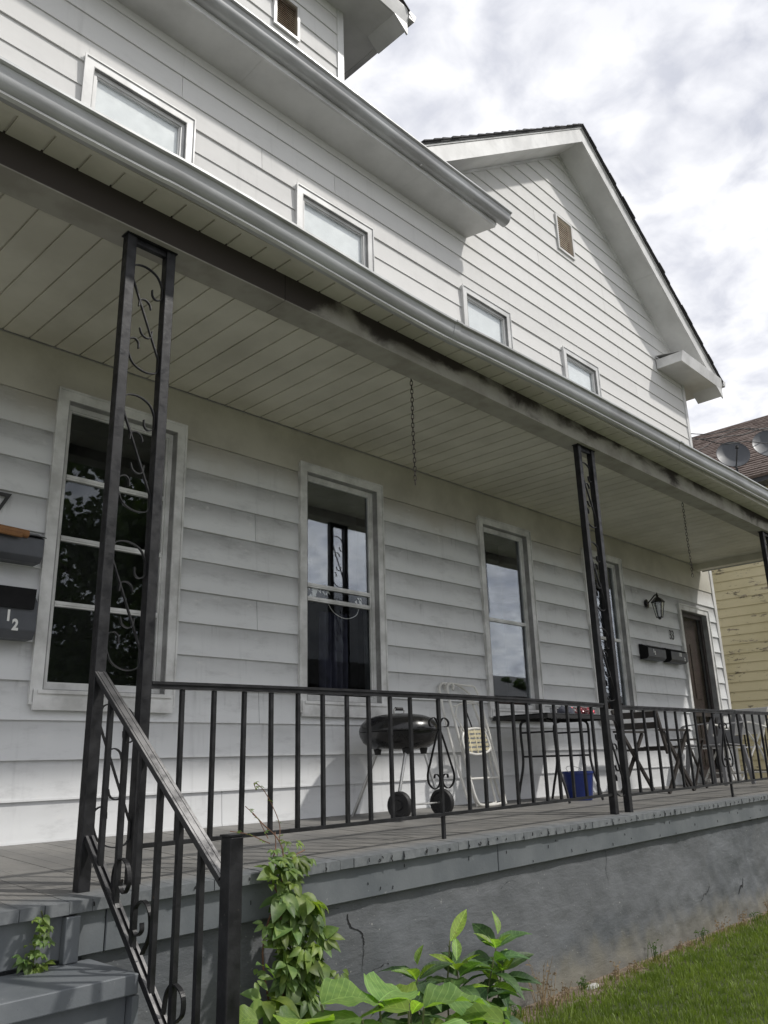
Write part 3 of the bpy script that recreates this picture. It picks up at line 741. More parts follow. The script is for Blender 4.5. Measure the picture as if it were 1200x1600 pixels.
# main roof slopes (left part, set lower than the gable)
mb = MB(); s_ = .62
mb.hexa([(-4.6, EY-.04, 5.80), (6.08, EY-.04, 5.80), (6.08, 5.6, 5.80+s_*(5.6-EY)), (-4.6, 5.6, 5.80+s_*(5.6-EY)), (-4.6, EY-.04, 5.825), (6.08, EY-.04, 5.825), (6.08, 5.6, 5.825+s_*(5.6-EY)), (-4.6, 5.6, 5.825+s_*(5.6-EY))])
mb.hexa([(-4.6, 5.601, 5.8+s_*(5.6-EY)), (6.08, 5.601, 5.8+s_*(5.6-EY)), (6.08, 9.4, 5.75), (-4.6, 9.4, 5.75), (-4.6, 5.601, 5.825+s_*(5.6-EY)), (6.08, 5.601, 5.825+s_*(5.6-EY)), (6.08, 9.4, 5.78), (-4.6, 9.4, 5.78)])
mb.build('roof', 'shingle_dark', house)
# gables ------------------------------------------------------------
def gable(xr, zap, xl, xrc, depth, ret_z, ret_len, over=.54, left=True):
    """front gable: rakes, soffits, fascia, boxed returns, roof slabs, ragged shingle edge"""
    RY = W-.38; fh = .20
    roof = None
    for sgn, xc in ((1, xrc), (-1, xl)):
        half = abs(xc-xr); xe = half+over if (sgn > 0 or left) else half+.22
        def P(h, y, dz): return (xr+sgn*h, y, zap-RM*h+dz)
        def slab(h0, h1, ya, yb, d0, d1, m2=None):
            mb = MB()
            return mb.hexa([P(h0, ya, d0), P(h1, ya, d0), P(h1, yb, d0), P(h0, yb, d0), P(h0, ya, d1), P(h1, ya, d1), P(h1, yb, d1), P(h0, yb, d1)])
        # soffit in two sheets with a joint
        js = half*.56
        for a, b in ((0.0, js-.002), (js+.002, xe-.02)): slab(a, b, RY+.02, W+.0, 0, .012).build('soffit', 'soffit_up', house)
        slab(.0, half+.05, W-.030, W-.006, -.035, -.002).build('rake_trim', 'trim_up', house)
        jf = half*.30 if sgn < 0 else half*.56
        for a, b in ((0, jf-.001), (jf+.001, xe)): slab(a, b, RY, RY+.019, -.012, fh-.01).build('fascia', 'trim_up', house)
        slab(0, xe+.03, RY-.012, W+depth, fh-.008, fh+.012).build('roof', 'trim_up', house, )
        rf = slab(0, xe+.05, RY-.03, W+depth, fh+.0135, fh+.032).build('roof', 'shingle_dark', house)
        n_ = int(xe/.145)
        for i in range(n_):
            a = xe*i/n_; b = xe*(i+1)/n_-.004; e = rnd.uniform(-.012, .006); t = rnd.uniform(.012, .024)
            mb = MB(); mb.hexa([P(a, RY-.045+e, fh+.033), P(b, RY-.045+e, fh+.033+.0), P(b, RY+.25, fh+.033), P(a, RY+.25, fh+.033), P(a, RY-.045+e, fh+.036+t*.3), P(b, RY-.045+e, fh+.036+t), P(b, RY+.25, fh+.036+t), P(a, RY+.25, fh+.036+t*.3)])
            mb.build('shingle', 'shingle_dark', rf)
        # boxed return at the corner
        if sgn < 0 and not left: continue
        xa = xc-sgn*ret_len; xb = xc+sgn*over; z0 = ret_z
        x0, x1 = sorted((xa, xb))
        mb = MB()
        # soffit of the return and along the side eave
        mb.box(x0+.02, x1-.02, RY+.02, W-.001, z0, z0+.012)
        xs0, xs1 = sorted((xc, xb)); mb.box(xs0+.002, xs1-.02, W-.0005, W+depth, z0, z0+.012); mb.build('return_soffit', 'soffit_up', house)
        mb = MB()
        yo = RY-.01; q = .03
        mb.hexa([(x0, RY, z0-.006), (x1, RY, z0-.006), (x1, RY+.019, z0-.006), (x0, RY+.019, z0-.006), (x0, RY-.035, z0+.135), (x1, RY-.035, z0+.135), (x1, RY+.019, z0+.135), (x0, RY+.019, z0+.135)])
        xi = x0 if sgn > 0 else x1-.018
        mb.box(xi, xi+.018, RY+.0195, W-.02, z0-.006, z0+.135)
        mb.build('eave_return', 'trim_up', house)
        # sloped little cap behind the return front
        mb = MB(); mb.hexa([(x0, RY-.035, z0+.136), (x1, RY-.035, z0+.136), (x1, W-.02, z0+.20), (x0, W-.02, z0+.20), (x0, RY-.035, z0+.142), (x1, RY-.035, z0+.142), (x1, W-.02, z0+.206), (x0, W-.02, z0+.206)])
        mb.build('return_cap', 'trim_up', house)
        xo = xb; o0, o1 = sorted((xo, xo-sgn*.019)); mb = MB(); mb.box(o0, o1, RY+.0195, W+depth, z0-.006, z0+.135); mb.build('fascia', 'trim_up', house)
        # side gutter seen end on
        g = MB(); ga, gb = sorted((xo+sgn*.002, xo+sgn*.11)); 
        prof = [(0, 0), (0, .10), (.012, .10), (.012, .012)]
        g.hexa([(xo+sgn*.003, RY-.03, z0+.05), (xo+sgn*.075, RY-.03, z0+.05), (xo+sgn*.075, W+depth, z0+.05), (xo+sgn*.003, W+depth, z0+.05), (xo+sgn*.003, RY-.03, z0+.145), (xo+sgn*.11, RY-.03, z0+.145), (xo+sgn*.11, W+depth, z0+.145), (xo+sgn*.003, W+depth, z0+.145)])
        g.build('gutter', 'trim_up', house)
gable(RX, RZ, 5.08, XC, 7.2, 5.60, .85, left=False)
gable(DRX, DAP, DXL, DXR, 3.5, 7.27, .85)

# ------------------------------------------------------------------ porch
porch = thing('porch', 'long grey-decked front porch with panelled ceiling, stained beam and stucco base', 'porch')
PXL, PXR = -4.4, 11.34
FRZ = -.057          # deck height at the posts
PY = .415            # post line; porch front, steps and ground were scaled about the camera
def tilt(x): return FRZ+.0075*(x-3.48)
def deckz(x, y): return (tilt(x))*(W-y)/(W-.27)*1.0
# deck boards run from wall to edge
bw = .083; nb = int((PXR-PXL)/bw)
vis = [i for i in range(nb) if PXL+i*bw > -.6]
hidden_mb = MB()
for i in range(nb):
    x0 = PXL+i*bw; x1 = x0+bw-.0022; e = rnd.uniform(-.004, .004); dz = rnd.uniform(-.0008, .0008)
    a, b = tilt(x0)+dz, tilt(x1)+dz
    pts = [(x0, .268+e, a-.038), (x1, .268+e, b-.038), (x1, W-.002, -.034), (x0, W-.002, -.034), (x0, .268+e, a), (x1, .268+e, b), (x1, W-.002, dz), (x0, W-.002, dz)]
    if i in vis: MB().hexa(pts).build('deck_board', 'deck', porch, fix=False)
    else: hidden_mb.hexa(pts)
hidden_mb.build('deck_board', 'deck', porch)
mb = MB(); mb.box(PXL, PXR-.02, .335, W-.01, -.22, -.115); mb.build('deck_frame', 'dark', porch)
# fascia boards below the nosing
for a, b in ((-4.4, 1.56), (1.565, 3.850), (3.856, 8.4), (8.406, PXR)):
    ta, tb = tilt(a), tilt(b)
    mb = MB().hexa([(a, .299, ta-.180), (b, .299, tb-.180), (b, .325, tb-.180), (a, .325, ta-.180), (a, .297, ta-.040), (b, .297, tb-.040), (b, .325, tb-.040), (a, .325, ta-.040)])
    bevel(mb.build('fascia_board', 'grey_board', porch), .003, 1)
# stucco base: an uneven plastered wall
def nz(x, z, s): 
    from mathutils import noise as mn
    return mn.fractal(Vector((x*s, z*s*1.3, 3.3)), 1.0, 2.0, 5)
nx, nzs = 420, 26; xa, xb = 1.50, PXR-.03; vs = []; fs = []
for i in range(nx+1):
    for j in range(nzs+1):
        x = xa+(xb-xa)*i/nx; z = GZ-.05+(tilt(x)-.155-(GZ-.05))*j/nzs
        far = min(1, max(0, (x-3)/4)); low = 1-j/nzs
        d = .010*nz(x, z, 2.2)+(.004+.014*far*low)*nz(x+9, z, 9)
        vs.append((x, .334-d*.9, z))
for i in range(nx):
    for j in range(nzs):
        a = i*(nzs+1)+j; fs.append((a, a+nzs+1, a+nzs+2, a+1))
mb = MB(); mb.add(vs, fs); fw_ = mb.build('foundation', 'stucco', porch, smooth='full', fix=False)
mb = MB(); mb.box(PXL, 1.52, .345, .6, GZ-.05, -.17); mb.box(1.52, PXR-.03, .37, .6, GZ-.05, -.13); mb.box(PXR-.06, PXR-.03, .36, W+.5, GZ-.05, -.12); mb.build('foundation', 'stucco', porch)
# cracks in the plaster
def crack(pts, w, y=-.083):
    mb = MB(); p = spline([(a, y, b) for a, b in pts], 5); vs = []; fs = []
    for i, q in enumerate(p):
        jx = rnd.uniform(-.003, .003); t = w*(1-abs(i/len(p)-.4)); vs += [(q.x+jx-t, q.y, q.z), (q.x+jx+t, q.y, q.z+rnd.uniform(-.002, .002))]
    for i in range(len(p)-1): fs.append((2*i, 2*i+1, 2*i+3, 2*i+2))
    return mb.add(vs, fs)
dr = MB()
for i in range(nb):
    x = PXL+i*bw
    if x < .2 or x > 9 or rnd.random() < .3: continue
    for k_ in range(1 if rnd.random() < .75 else 2):
        xx_ = x+rnd.uniform(-.008, .012); zt_ = tilt(x)-rnd.uniform(.006, .02); L = rnd.uniform(.008, .022)
        dr.ribbon(spline([(xx_, .2635, zt_), (xx_+rnd.uniform(-.006, .006), .2625, zt_-L*.4), (xx_+rnd.uniform(-.006, .006), .2630, zt_-L)], 3), (0, 1, 0), .003, rnd.uniform(.002, .005))
    if rnd.random() < .45:
        z_ = tilt(x)-rnd.uniform(.06, .165); dr.ribbon([(x+.03, .2955, z_), (x+.03+rnd.uniform(-.003, .003), .2955, z_-rnd.uniform(.008, .02))], (0, 1, 0), .002, .003)
tag(dr.build('paint_drips', 'dark', porch), kind='stuff')
def surf_y(x, z):
    far = min(1, max(0, (x-3)/4)); t_ = (z-(GZ-.05))/(tilt(x)-.155-(GZ-.05))
    return .334-.9*(.010*nz(x, z, 2.2)+(.004+.014*far*(1-t_))*nz(x+9, z, 9))
for pts, w_ in (([(2.755, -.30), (2.759, -.324), (2.778, -.357), (2.833, -.381), (2.849, -.41), (2.853, -.44)], .0055), ([(2.850, -.43), (2.851, -.472), (2.845, -.548)], .0016), ([(2.898, -.556), (2.93, -.548), (2.96, -.546), (2.99, -.535), (3.019, -.548)], .004), ([(5.05, -.20), (5.06, -.28), (5.03, -.36), (5.05, -.43)], .0018), ([(2.62, -.27), (2.66, -.262), (2.70, -.268)], .002), ([(6.35, -.70), (6.42, -.66), (6.46, -.67), (6.52, -.62)], .008), ([(7.05, -.74), (7.1, -.68), (7.13, -.70), (7.2, -.64)], .012), ([(3.9, -.33), (3.98, -.30), (4.05, -.31)], .0015)):
    mb = crack(pts, w_, 0); mb.v = [(x, surf_y(x, z)-.002, z) for x, y, z in mb.v]; mb.build('plaster_crack', 'dark', porch, fix=False)
# ceiling panels run across the porch, 153 mm wide
cx0 = 1.487-.1533*38; i = 0; x = cx0
RXR = 10.60
while x < RXR-.05:
    x1 = min(x+.1533, RXR)
    mb = MB(); mb.box(x+.0055, x1-.0055, .525, W-.024, ZC, ZC+.012); mb.box(x-.0055, x+.0055, .525, W-.024, ZC+.010, ZC+.020)
    mb.build('ceiling_panel', 'soffit', porch, fix=False); x = x1
x = 1.066-.1554*36
SZ = 2.840; GXE = 10.85
while x < GXE-.1:
    mb = MB(); mb.box(x+.006, x+.1554-.006, .216, .3555, SZ, SZ+.012); mb.box(x-.006, x+.006, .216, .3555, SZ+.011, SZ+.022)
    mb.build('soffit_panel', 'soffit', porch, fix=False); x += .1554
mb = MB(); mb.box(-4.9, GXE-.02, .53, W-.03, ZC+.04, ZC+.06); mb.build('attic_floor', 'dark', porch)
# beam in clad lengths
for a, b in ((-4.9, -1.2), (-1.197, 2.38), (2.383, 5.95), (5.953, 8.9), (8.903, GXE)):
    mb = MB(); mb.box(a, b, .357, .523, 2.686, 2.90); bevel(mb.build('beam', 'beam', porch), .003, 2)
mb = MB(); mb.box(RXR-.005, RXR+.12, .5235, W-.02, 2.688, ZC+.03); mb.build('end_beam', 'soffit', porch)
# strip between soffit and gutter, gutter, roof
gs = [(-4.9, 0), (.78, .0), (1.62, .006), (2.32, -.010), (2.87, -.036), (3.21, -.044), (3.50, -.040), (4.04, -.018), (5.43, .007), (6.67, .021), (8.67, .048), (GXE, .055)]
st = []
for q in spline([(a, 0, b) for a, b in gs], 9)[:-1]:
    x = q.x; st.append((x, .002*math.sin(x*2.1)+.004*math.exp(-((x-3.55)/.35)**2), q.z*.8+.0012*math.sin(x*4.3)))
st.append((GXE, 0, .055))
mb = MB(); vs = []; fs = []
for x, dy, dz in st: vs += [(x, .2145, SZ-.012), (x, .186, SZ-.012), (x, .186, 2.930+dz), (x, .2145, 2.930+dz)]
for i in range(len(st)-1):
    for j in range(4): fs.append((i*4+j, i*4+(j+1) % 4, i*4+4+(j+1) % 4, i*4+4+j))
mb.add(vs, fs); mb.build('fascia', 'soffit', porch)
gutter('gutter', st, .185, 2.927, .095, 'gutter', porch)
for xj in (-.2, 3.52, 6.6, 9.3):
    dzj = min(st, key=lambda q: abs(q[0]-xj)); gutter('gutter_joint', [(xj-.028, dzj[1], dzj[2]), (xj+.028, dzj[1], dzj[2])], .185, 2.9285, .0985, 'gutter', porch)
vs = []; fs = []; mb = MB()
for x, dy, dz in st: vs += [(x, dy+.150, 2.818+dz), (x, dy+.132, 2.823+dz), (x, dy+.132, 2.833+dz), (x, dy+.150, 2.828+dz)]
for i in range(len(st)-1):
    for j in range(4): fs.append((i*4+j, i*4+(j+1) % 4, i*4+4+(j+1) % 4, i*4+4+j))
mb.add(vs, fs); mb.build('gutter_highlight', 'gutter_highlight', porch)  # thin white strip paints the bright highlight along the gutter's lower lip
mb = MB(); mb.hexa([(-4.9, .17, 2.855), (GXE, .17, 2.855), (GXE, W-.03, 3.20), (-4.9, W-.03, 3.20), (-4.9, .17, 2.872), (GXE, .17, 2.872), (GXE, W-.03, 3.23), (-4.9, W-.03, 3.23)])
mb.v = [(x, .2155 if y < .2 else y, z+.012 if y < .2 else z) for x, y, z in mb.v]
mb.build('porch_roof', 'shingle_dark', porch)
mb = MB(); mb.add([(GXE+.002, .36, 2.70), (GXE+.002, W-.03, 2.70), (GXE+.002, W-.03, 3.20), (GXE+.002, .22, 2.87), (GXE+.002, .22, 2.84)], [(0, 1, 2, 3, 4)]); mb.build('porch_gable_end', 'trim_up', porch, fix=False)

# ------------------------------------------------------------------ iron posts
S_TOP = [(0.0, .145), (.015, .04), (.13, .0), (.45, -.01), (.80, .035), (.97, .13), (.99, .22)]
CURL_R = [(.99, .22), (.96, .255), (.80, .275), (.68, .245), (.66, .19)]
CURL_A = [(.26, .40), (.29, .335), (.45, .318), (.60, .345), (.66, .395)]
def scroll_mesh(w, h):
    mb = MB()
    def R_(pts, flip=False):
        q = [(1-a, 1-b) if flip else (a, b) for a, b in pts]
        mb.ribbon(spline([(a*w, 0, -b*h) for a, b in q], 6), (0, 1, 0), .013, .0045)
    for fl in (False, True):
        R_(S_TOP, fl); R_(CURL_R, fl); R_(CURL_A, fl)
    mb.ribbon([(0, 0, -.145*h), (.5*w, 0, -.5*h), (w, 0, -.855*h)], (0, 1, 0), .013, .0055)
    me = mb.mesh('scroll'); me.materials.append(M['iron'])
    for p in me.polygons: p.use_smooth = False
    return me
SCR = scroll_mesh(.152, .512)
LEG = .046
def make_post(x0, zb, zt, label):
    t = thing('iron_post', label, 'post', (x0+.124, PY, zb), 0, 'wrought iron porch posts'); H = zt-zb
    for s in (-1, 1):
        c = s*.101
        mb = MB(); mb.box(c-LEG/2, c+LEG/2, -.023, .023, .004, H-.006); bevel(mb.build('leg', 'iron', t), .003, 2)
    mb = MB(); mb.box(-.130, .130, -.028, .028, H-.006, H); mb.box(-.077, .077, -.012, .012, H-.034, H-.0065); mb.build('top_plate', 'iron', t)
    for s in (-1, 1): mb = MB(); mb.box(s*.101-.032, s*.101+.032, -.032, .032, 0, .004); mb.build('base_plate', 'iron', t)
    for zz in (2.553, 1.905, 1.245, .590):
        o = link('scroll', SCR, None, t); o.location = (-.076, 0, zz-zb)
    return t
p1 = make_post(1.498, tilt(1.6), 2.686, 'first iron scroll post, at the head of the steps and joined to the worn handrail')
p2 = make_post(5.344, tilt(5.4), 2.686, 'middle iron scroll post in front of the fourth window, between the two long railings')
p3 = make_post(9.216, tilt(9.3), 2.686, 'iron scroll post cut by the right edge of the photo under the gutter')
p4 = make_post(10.52, tilt(10.6), 2.686, 'end iron scroll post at the far corner of the porch')

# ------------------------------------------------------------------ railings
def heart_mesh():
    mb = MB(); L = [(-.004, .445), (-.014, .47), (-.036, .492), (-.062, .488), (-.082, .470), (-.074, .448), (-.048, .446)]
    L2 = [(-.002, .44), (-.042, .358), (-.083, .262), (-.110, .196), (-.102, .150), (-.062, .122), (-.022, .136), (-.010, .172), (-.026, .192), (-.050, .194), (-.057, .176)]
    for s in (1, -1):
        for q in (L, L2): mb.ribbon(spline([(a*s, 0, b) for a, b in q], 6), (0, 1, 0), .012, .0045)
    me = mb.mesh('scroll'); me.materials.append(M['iron']); return me
HEART = heart_mesh()
BAL = {}
def rail_section(x0, x1, zt0, zt1, zb0, zb1, n_, xm, label, ztm=None, zbm=None):
    t = thing('railing', label, 'railing', (x0, PY, 0), 0, 'black iron railings along the deck edge')
    def zt(x): 
        u_ = (x-x0)/(x1-x0); return zt0+(zt1-zt0)*u_+(ztm or 0)*4*u_*(1-u_)
    def zb(x):
        u_ = (x-x0)/(x1-x0); return zb0+(zb1-zb0)*u_+(zbm or 0)*4*u_*(1-u_)
    xs = [x0+(x1-x0)*i/12 for i in range(13)]
    mb = MB(); mb.ribbon([(x-x0, 0, zt(x)-.006) for x in xs], (0, 1, 0), .042, .012); mb.build('top_rail', 'iron', t)
    mb = MB(); mb.ribbon([(x-x0, 0, zt(x)-.0205) for x in xs], (0, 1, 0), .030, .0165); mb.build('rail_channel', 'iron', t)
    mb = MB(); mb.ribbon([(x-x0, 0, zb(x)) for x in xs], (0, 1, 0), .028, .016); mb.build('bottom_rail', 'iron', t)
    for i in range(n_):
        x = x0+(x1-x0)*(i+1)/(n_+1)
        mid = abs(x-xm) < (x1-x0)/(n_+1)*.51
        if mid: x = xm
        lo = tilt(x)+.002 if mid else zb(x)+.007
        h = zt(x)-.030-lo
        key = round(h, 3)
        if key not in BAL:
            b_ = MB(); b_.box(-.0085, .0085, -.0085, .0085, 0, h); me = b_.mesh('baluster'); me.materials.append(M['iron']); BAL[key] = me
        o = link('baluster', BAL[key], None, t); o.location = (x-x0, 0, lo); o.rotation_euler.z = rnd.uniform(-.1, .1); o.rotation_euler.y = rnd.uniform(-.006, .006)
        if mid:
            hz_ = zb(x); o = link('scroll', HEART, None, t); o.location = (x-x0, 0, .084+ (zb(x)-.074)-.0)
            mb = MB(); mb.box(x-x0-.03, x-x0+.03, -.02, .02, lo-.002, lo+.003); mb.build('foot', 'iron', t)
    return t
rail_section(1.749, 5.342, .688, .703, .068, .089, 22, 3.544, 'long iron railing between the handrail post and the middle post, kettle grill behind it', .011, -.007)
rail_section(5.594, 9.214, .697, .716, .075, .108, 19, 7.412, 'iron railing right of the middle post, in front of the folding chairs', .000, 0)
rail_section(9.466, 10.518, .716, .722, .110, .118, 5, 20, 'farthest short iron railing beyond the post at the right edge', 0, 0)
t = thing('railing', 'short side railing closing the end of the porch at the house corner', 'railing', (11.22, PY, 0), PI/2)
for nm, z, w_, h_ in (('top_rail', .735, .036, .012), ('bottom_rail', .11, .024, .014)):
    mb = MB(); mb.box(0, W-.06-PY, -w_/2, w_/2, z-h_/2, z+h_/2); mb.build(nm, 'iron', t)
for i in range(10):
    mb = MB(); mb.box(.10+i*.13, .116+i*.13, -.008, .008, .117, .729); mb.build('baluster', 'iron', t)

# stair railing: runs from the first post down to the newel
sx = 1.522; NY = -.488
t = thing('stair_railing', 'sloping stair railing with scraped black handrail and square newel post', 'stair railing', (sx, NY, GZ))
B = Vector((sx, NY, GZ))
def L_(p): return tuple(Vector(p)-B)
mb = MB(); mb.bar(L_((sx, .402, .712)), L_((sx, NY+.03, .040)), .046, .012, (1, 0, 0)); mb.bar(L_((sx, .402, .697)), L_((sx, NY+.03, .025)), .032, .018, (1, 0, 0))
for q in (-.012, .012): mb.bar(L_((sx+q, .402, .7195)), L_((sx+q, NY+.03, .0475)), .005, .004, (1, 0, 0))
mb.build('handrail', 'iron_worn', t)
mb = MB(); mb.bar(L_((sx-.008, .392, .120)), L_((sx-.008, NY+.02, -.660)), .010, .010, (1, 0, 0)); mb.bar(L_((sx+.014, .392, .120)), L_((sx+.014, NY+.02, -.660)), .010, .010, (1, 0, 0)); mb.build('lower_rail', 'iron_worn', t)
mb = MB(); mb.bar(L_((sx+.003, .392, .108)), L_((sx+.003, NY+.02, -.672)), .036, .012, (1, 0, 0)); mb.build('rail_channel', 'iron', t)
mb = MB(); mb.box(-.024, .024, -.024, .024, .0, 1.085); bevel(mb.build('newel_post', 'iron', t), .004, 2)
mb = MB(); mb.box(-.026, .026, -.026, .026, 1.0855, 1.091); mb.build('newel_cap', 'iron', t)
for i in range(6):
    y = .292-.125*i; zt_ = .690-(.402-y)*.770; zb_ = .112-(.392-y)*.907
    mb = MB(); mb.box(-.009, .009, y-B.y-.009, y-B.y+.009, zb_-B.z, zt_-B.z); mb.build('baluster', 'iron', t)
def yz_scroll(pts, name='scroll'):
    mb = MB(); mb.ribbon(spline([L_((sx, a, b)) for a, b in pts], 6), (1, 0, 0), .015, .005); return mb.build(name, 'iron', t)
for y in (.13, .0):
    z = .112-(.392-y)*.907; f_ = 1 if y > .1 else -1
    yz_scroll([(y+.02*f_, z+.03), (y+.060*f_, z+.09), (y+.055*f_, z+.155), (y+.015*f_, z+.185), (y-.03*f_, z+.165), (y-.045*f_, z+.115), (y-.02*f_, z+.08), (y+.01*f_, z+.095), (y+.01*f_, z+.12)])
yz_scroll([(-.16, -.36), (-.175, -.30), (-.21, -.27), (-.26, -.29), (-.265, -.34), (-.23, -.37)])

# ------------------------------------------------------------------ steps
steps = thing('front_steps', 'blue grey painted wooden steps going down from the deck, vine leaves on the riser', 'steps', (0.3, 0, GZ))
SB = Vector((0.3, 0, GZ))
def sbox(nm, x0, x1, y0, y1, z0, z1, mat='tread', bv=.004):
    mb = MB(); mb.box(x0-SB.x, x1-SB.x, y0-SB.y, y1-SB.y, z0-SB.z, z1-SB.z); return bevel(mb.build(nm, mat, steps), bv, 2)
sbox('tread', -.6, 1.508, -.034, .292, -.320, -.262)
sbox('tread', -.6, 1.508, -.362, -.037, -.545, -.487)
sbox('tread', -.6, 1.508, -.690, -.365, -.770, -.712)
sbox('riser', -.6, 1.490, .005, .025, -.486, -.322)
sbox('riser', -.6, 1.490, -.323, -.303, -.711, -.547)
sbox('riser', -.6, 1.490, -.651, -.631, GZ, -.772)
mb = MB(); mb.prism_x([(y, z-GZ) for y, z in [(.294, GZ), (-.67, GZ), (-.67, -.775), (-.36, -.775), (-.36, -.55), (-.03, -.55), (-.03, -.325), (.294, -.325)]], 1.492-SB.x, 1.514-SB.x); mb.build('stringer', 'tread', steps)
sbox('post_block', 1.40, 1.452, .262, .296, -.261, -.118, 'grey_board')

# ------------------------------------------------------------------ chains
def chain(x, y, zt, zb, label):
    n_ = int((zt-zb)/.030); mb = MB()
    for i in range(n_):
        cz = -(i+.5)*.030; a = i*PI/2+.5; h = .012; w_ = .0085; pts = []
        for j in range(10):
            th = 2*PI*j/10; px = w_*math.cos(th); pz = h*math.sin(th)*(1.0)+(.007 if math.sin(th) > 0 else -.007)
            pts.append((px*math.cos(a)+.002*math.sin(i*.4), px*math.sin(a), cz+pz))
        mb.tube(pts, .0026, 5, closed=True)
    o = mb.build('hanging_chain', 'chain'); o.location = (x, y, zt); return tag(o, label, 'chain', 'swing chains hanging from the porch ceiling')
chain(3.655, .615, ZC, 2.02, 'rusty chain hanging from the ceiling between the second and third windows')
chain(7.70, .615, ZC, 1.985, 'rusty chain hanging from the ceiling above the wall lantern')

# ------------------------------------------------------------------ wall lantern
lx, lz = 9.085, 2.0
t = thing('wall_lantern', 'black coach lantern with glass panes on the wall left of number 33', 'wall lamp', (lx-.0, W-.02, lz)); c = Vector((0, -.15, 0))
mb = MB(); mb.lathe([(.05, 0), (.055, .012), (.035, .022), (0, .024)], n=20); mb.v = [(x, -z, y+.06) for x, y, z in mb.v]; mb.build('wall_plate', 'black', t, smooth=True)
mb = MB(); mb.tube(spline([(0, -.02, .06), (0, -.07, .10), (0, -.13, .15), (0, -.155, .12)]), .008, 8); mb.build('arm', 'black', t, smooth=True)
mb = MB(); mb.lathe([(.0, .175), (.006, .17), (.008, .15), (.018, .135), (.012, .125), (.045, .10), (.078, .065), (.082, .055), (.07, .05), (0, .05)], c, 6); mb.build('cap', 'black', t)
hexp = [(math.cos(PI/3*j), math.sin(PI/3*j)) for j in range(6)]
gm = MB(); bars = MB()
for j in range(6):
    (a0, b0), (a1, b1) = hexp[j], hexp[(j+1) % 6]; rt, rb = .068, .036
    gm.add([c+Vector((a0*rb, b0*rb, -.12)), c+Vector((a1*rb, b1*rb, -.12)), c+Vector((a1*rt, b1*rt, .048)), c+Vector((a0*rt, b0*rt, .048))], [(0, 1, 2, 3)])
    bars.tube([c+Vector((a0*rb, b0*rb, -.125)), c+Vector((a0*rt, b0*rt, .052))], .0045, 6)
gm.build('glass', 'lamp_glass', t, fix=False); bars.build('cage', 'black', t)
mb = MB(); mb.lathe([(0, -.15), (.012, -.145), (.02, -.132), (.04, -.126), (.04, -.118), (0, -.116)], c, 6); mb.build('bottom', 'black', t)
mb = MB(); mb.lathe([(0, -.115), (.012, -.115), (.012, -.04), (.02, -.02), (.022, .01), (.01, .03), (0, .032)], c, 12); mb.build('bulb', 'white_plastic', t, smooth=True)

# ------------------------------------------------------------------ mailboxes and numbers
def mailbox(x0, x1, z0, z1, dy, label, digits, open_lid=False, dsz=.05):
    cx = (x0+x1)/2; t = thing('mailbox', label, 'mailbox', (cx, W-.018, z0), 0, 'black wall mailboxes'); w = (x1-x0)/2; h = z1-z0
    prof = [(0, 0), (-dy*.72, 0), (-dy, h*.16), (-dy, h*.74), (-dy*.35, h), (0, h)]
    mb = MB(); mb.prism_x(prof, -w, w); bevel(mb.build('body', 'grey_metal', t), .004, 2)
    mb = MB()
    if open_lid: mb.hexa([(-w-.004, -dy-.016, h*.58), (w-.028, -dy-.016, h*.58), (w-.028, -dy-.010, h*.58), (-w-.004, -dy-.010, h*.58), (-w-.004, -dy*.86, h+.006), (w-.008, -dy*.86, h+.006), (w-.008, -.004, h+.006), (-w-.004, -.004, h+.006)])
    else: mb.hexa([(-w-.004, -.002, h+.002), (w+.004, -.002, h+.002), (w+.004, -dy-.012, h*.76), (-w-.004, -dy-.012, h*.76), (-w-.004, -.002, h+.007), (w+.004, -.002, h+.007), (w+.004, -dy-.014, h*.78), (-w-.004, -dy-.014, h*.78)])
    mb.build('lid', 'mail_black', t)
    mb = MB(); mb.prism_x([(y, z) for y, z in [(-.001, .001), (-dy*.72, .001), (-dy+.001, h*.16), (-dy+.001, h*.74), (-dy*.35, h-.001), (-.001, h-.001)]], -w-.0035, -w-.0005); mb.build('end_panel', 'mail_black', t)
    for (ch, dx, dz) in digits: text('numeral', ch, dsz, .0008, 'number_white', t, (dx, -dy-.0025, dz), sx=.8, bold=.0035)
    return t
mailbox(1.47, 1.80, 1.013, 1.275, .12, 'lower of the two mailboxes beside the first window, with white 1 and 2', [('1', .000, .085), ('2', .038, .040)], True, .078)
mailbox(1.47, 1.80, 1.425, 1.60, .12, 'upper mailbox beside the first window holding a rolled orange newspaper', [])
mb = MB(); mb.tube([(-.17, 0, 0), (.16, 0, .0)], .022, 10); mb.tube([(-.16, -.02, -.018), (.12, -.02, -.02)], .012, 8)
o = mb.build('newspaper_roll', 'paper', smooth=True); o.location = (1.545, 1.672, 1.572); o.rotation_euler = (0, .03, .04)
tag(o, 'rolled newspaper in an orange sleeve lying across the upper left mailbox', 'newspaper')
mailbox(8.78, 9.22, 1.385, 1.555, .11, 'left of the two mailboxes under the wall lantern', [('1', -.10, .075), ('2', -.07, .055)], dsz=.055)
mailbox(9.36, 9.80, 1.385, 1.555, .11, 'right of the two mailboxes next to the far door, with more numerals', [('1', -.02, .08), ('1', .005, .08), ('2', .03, .08), ('2', .12, .03)], dsz=.055)
text('house_number', '33', .165, .003, 'number_black', house, (9.60, W-.024, 1.685), sx=.80, bold=-.001)
text('house_number', '7', .155, .003, 'number_black', house, (1.560, W-.024, 1.700), sx=.85, bold=.003, shear=.15)

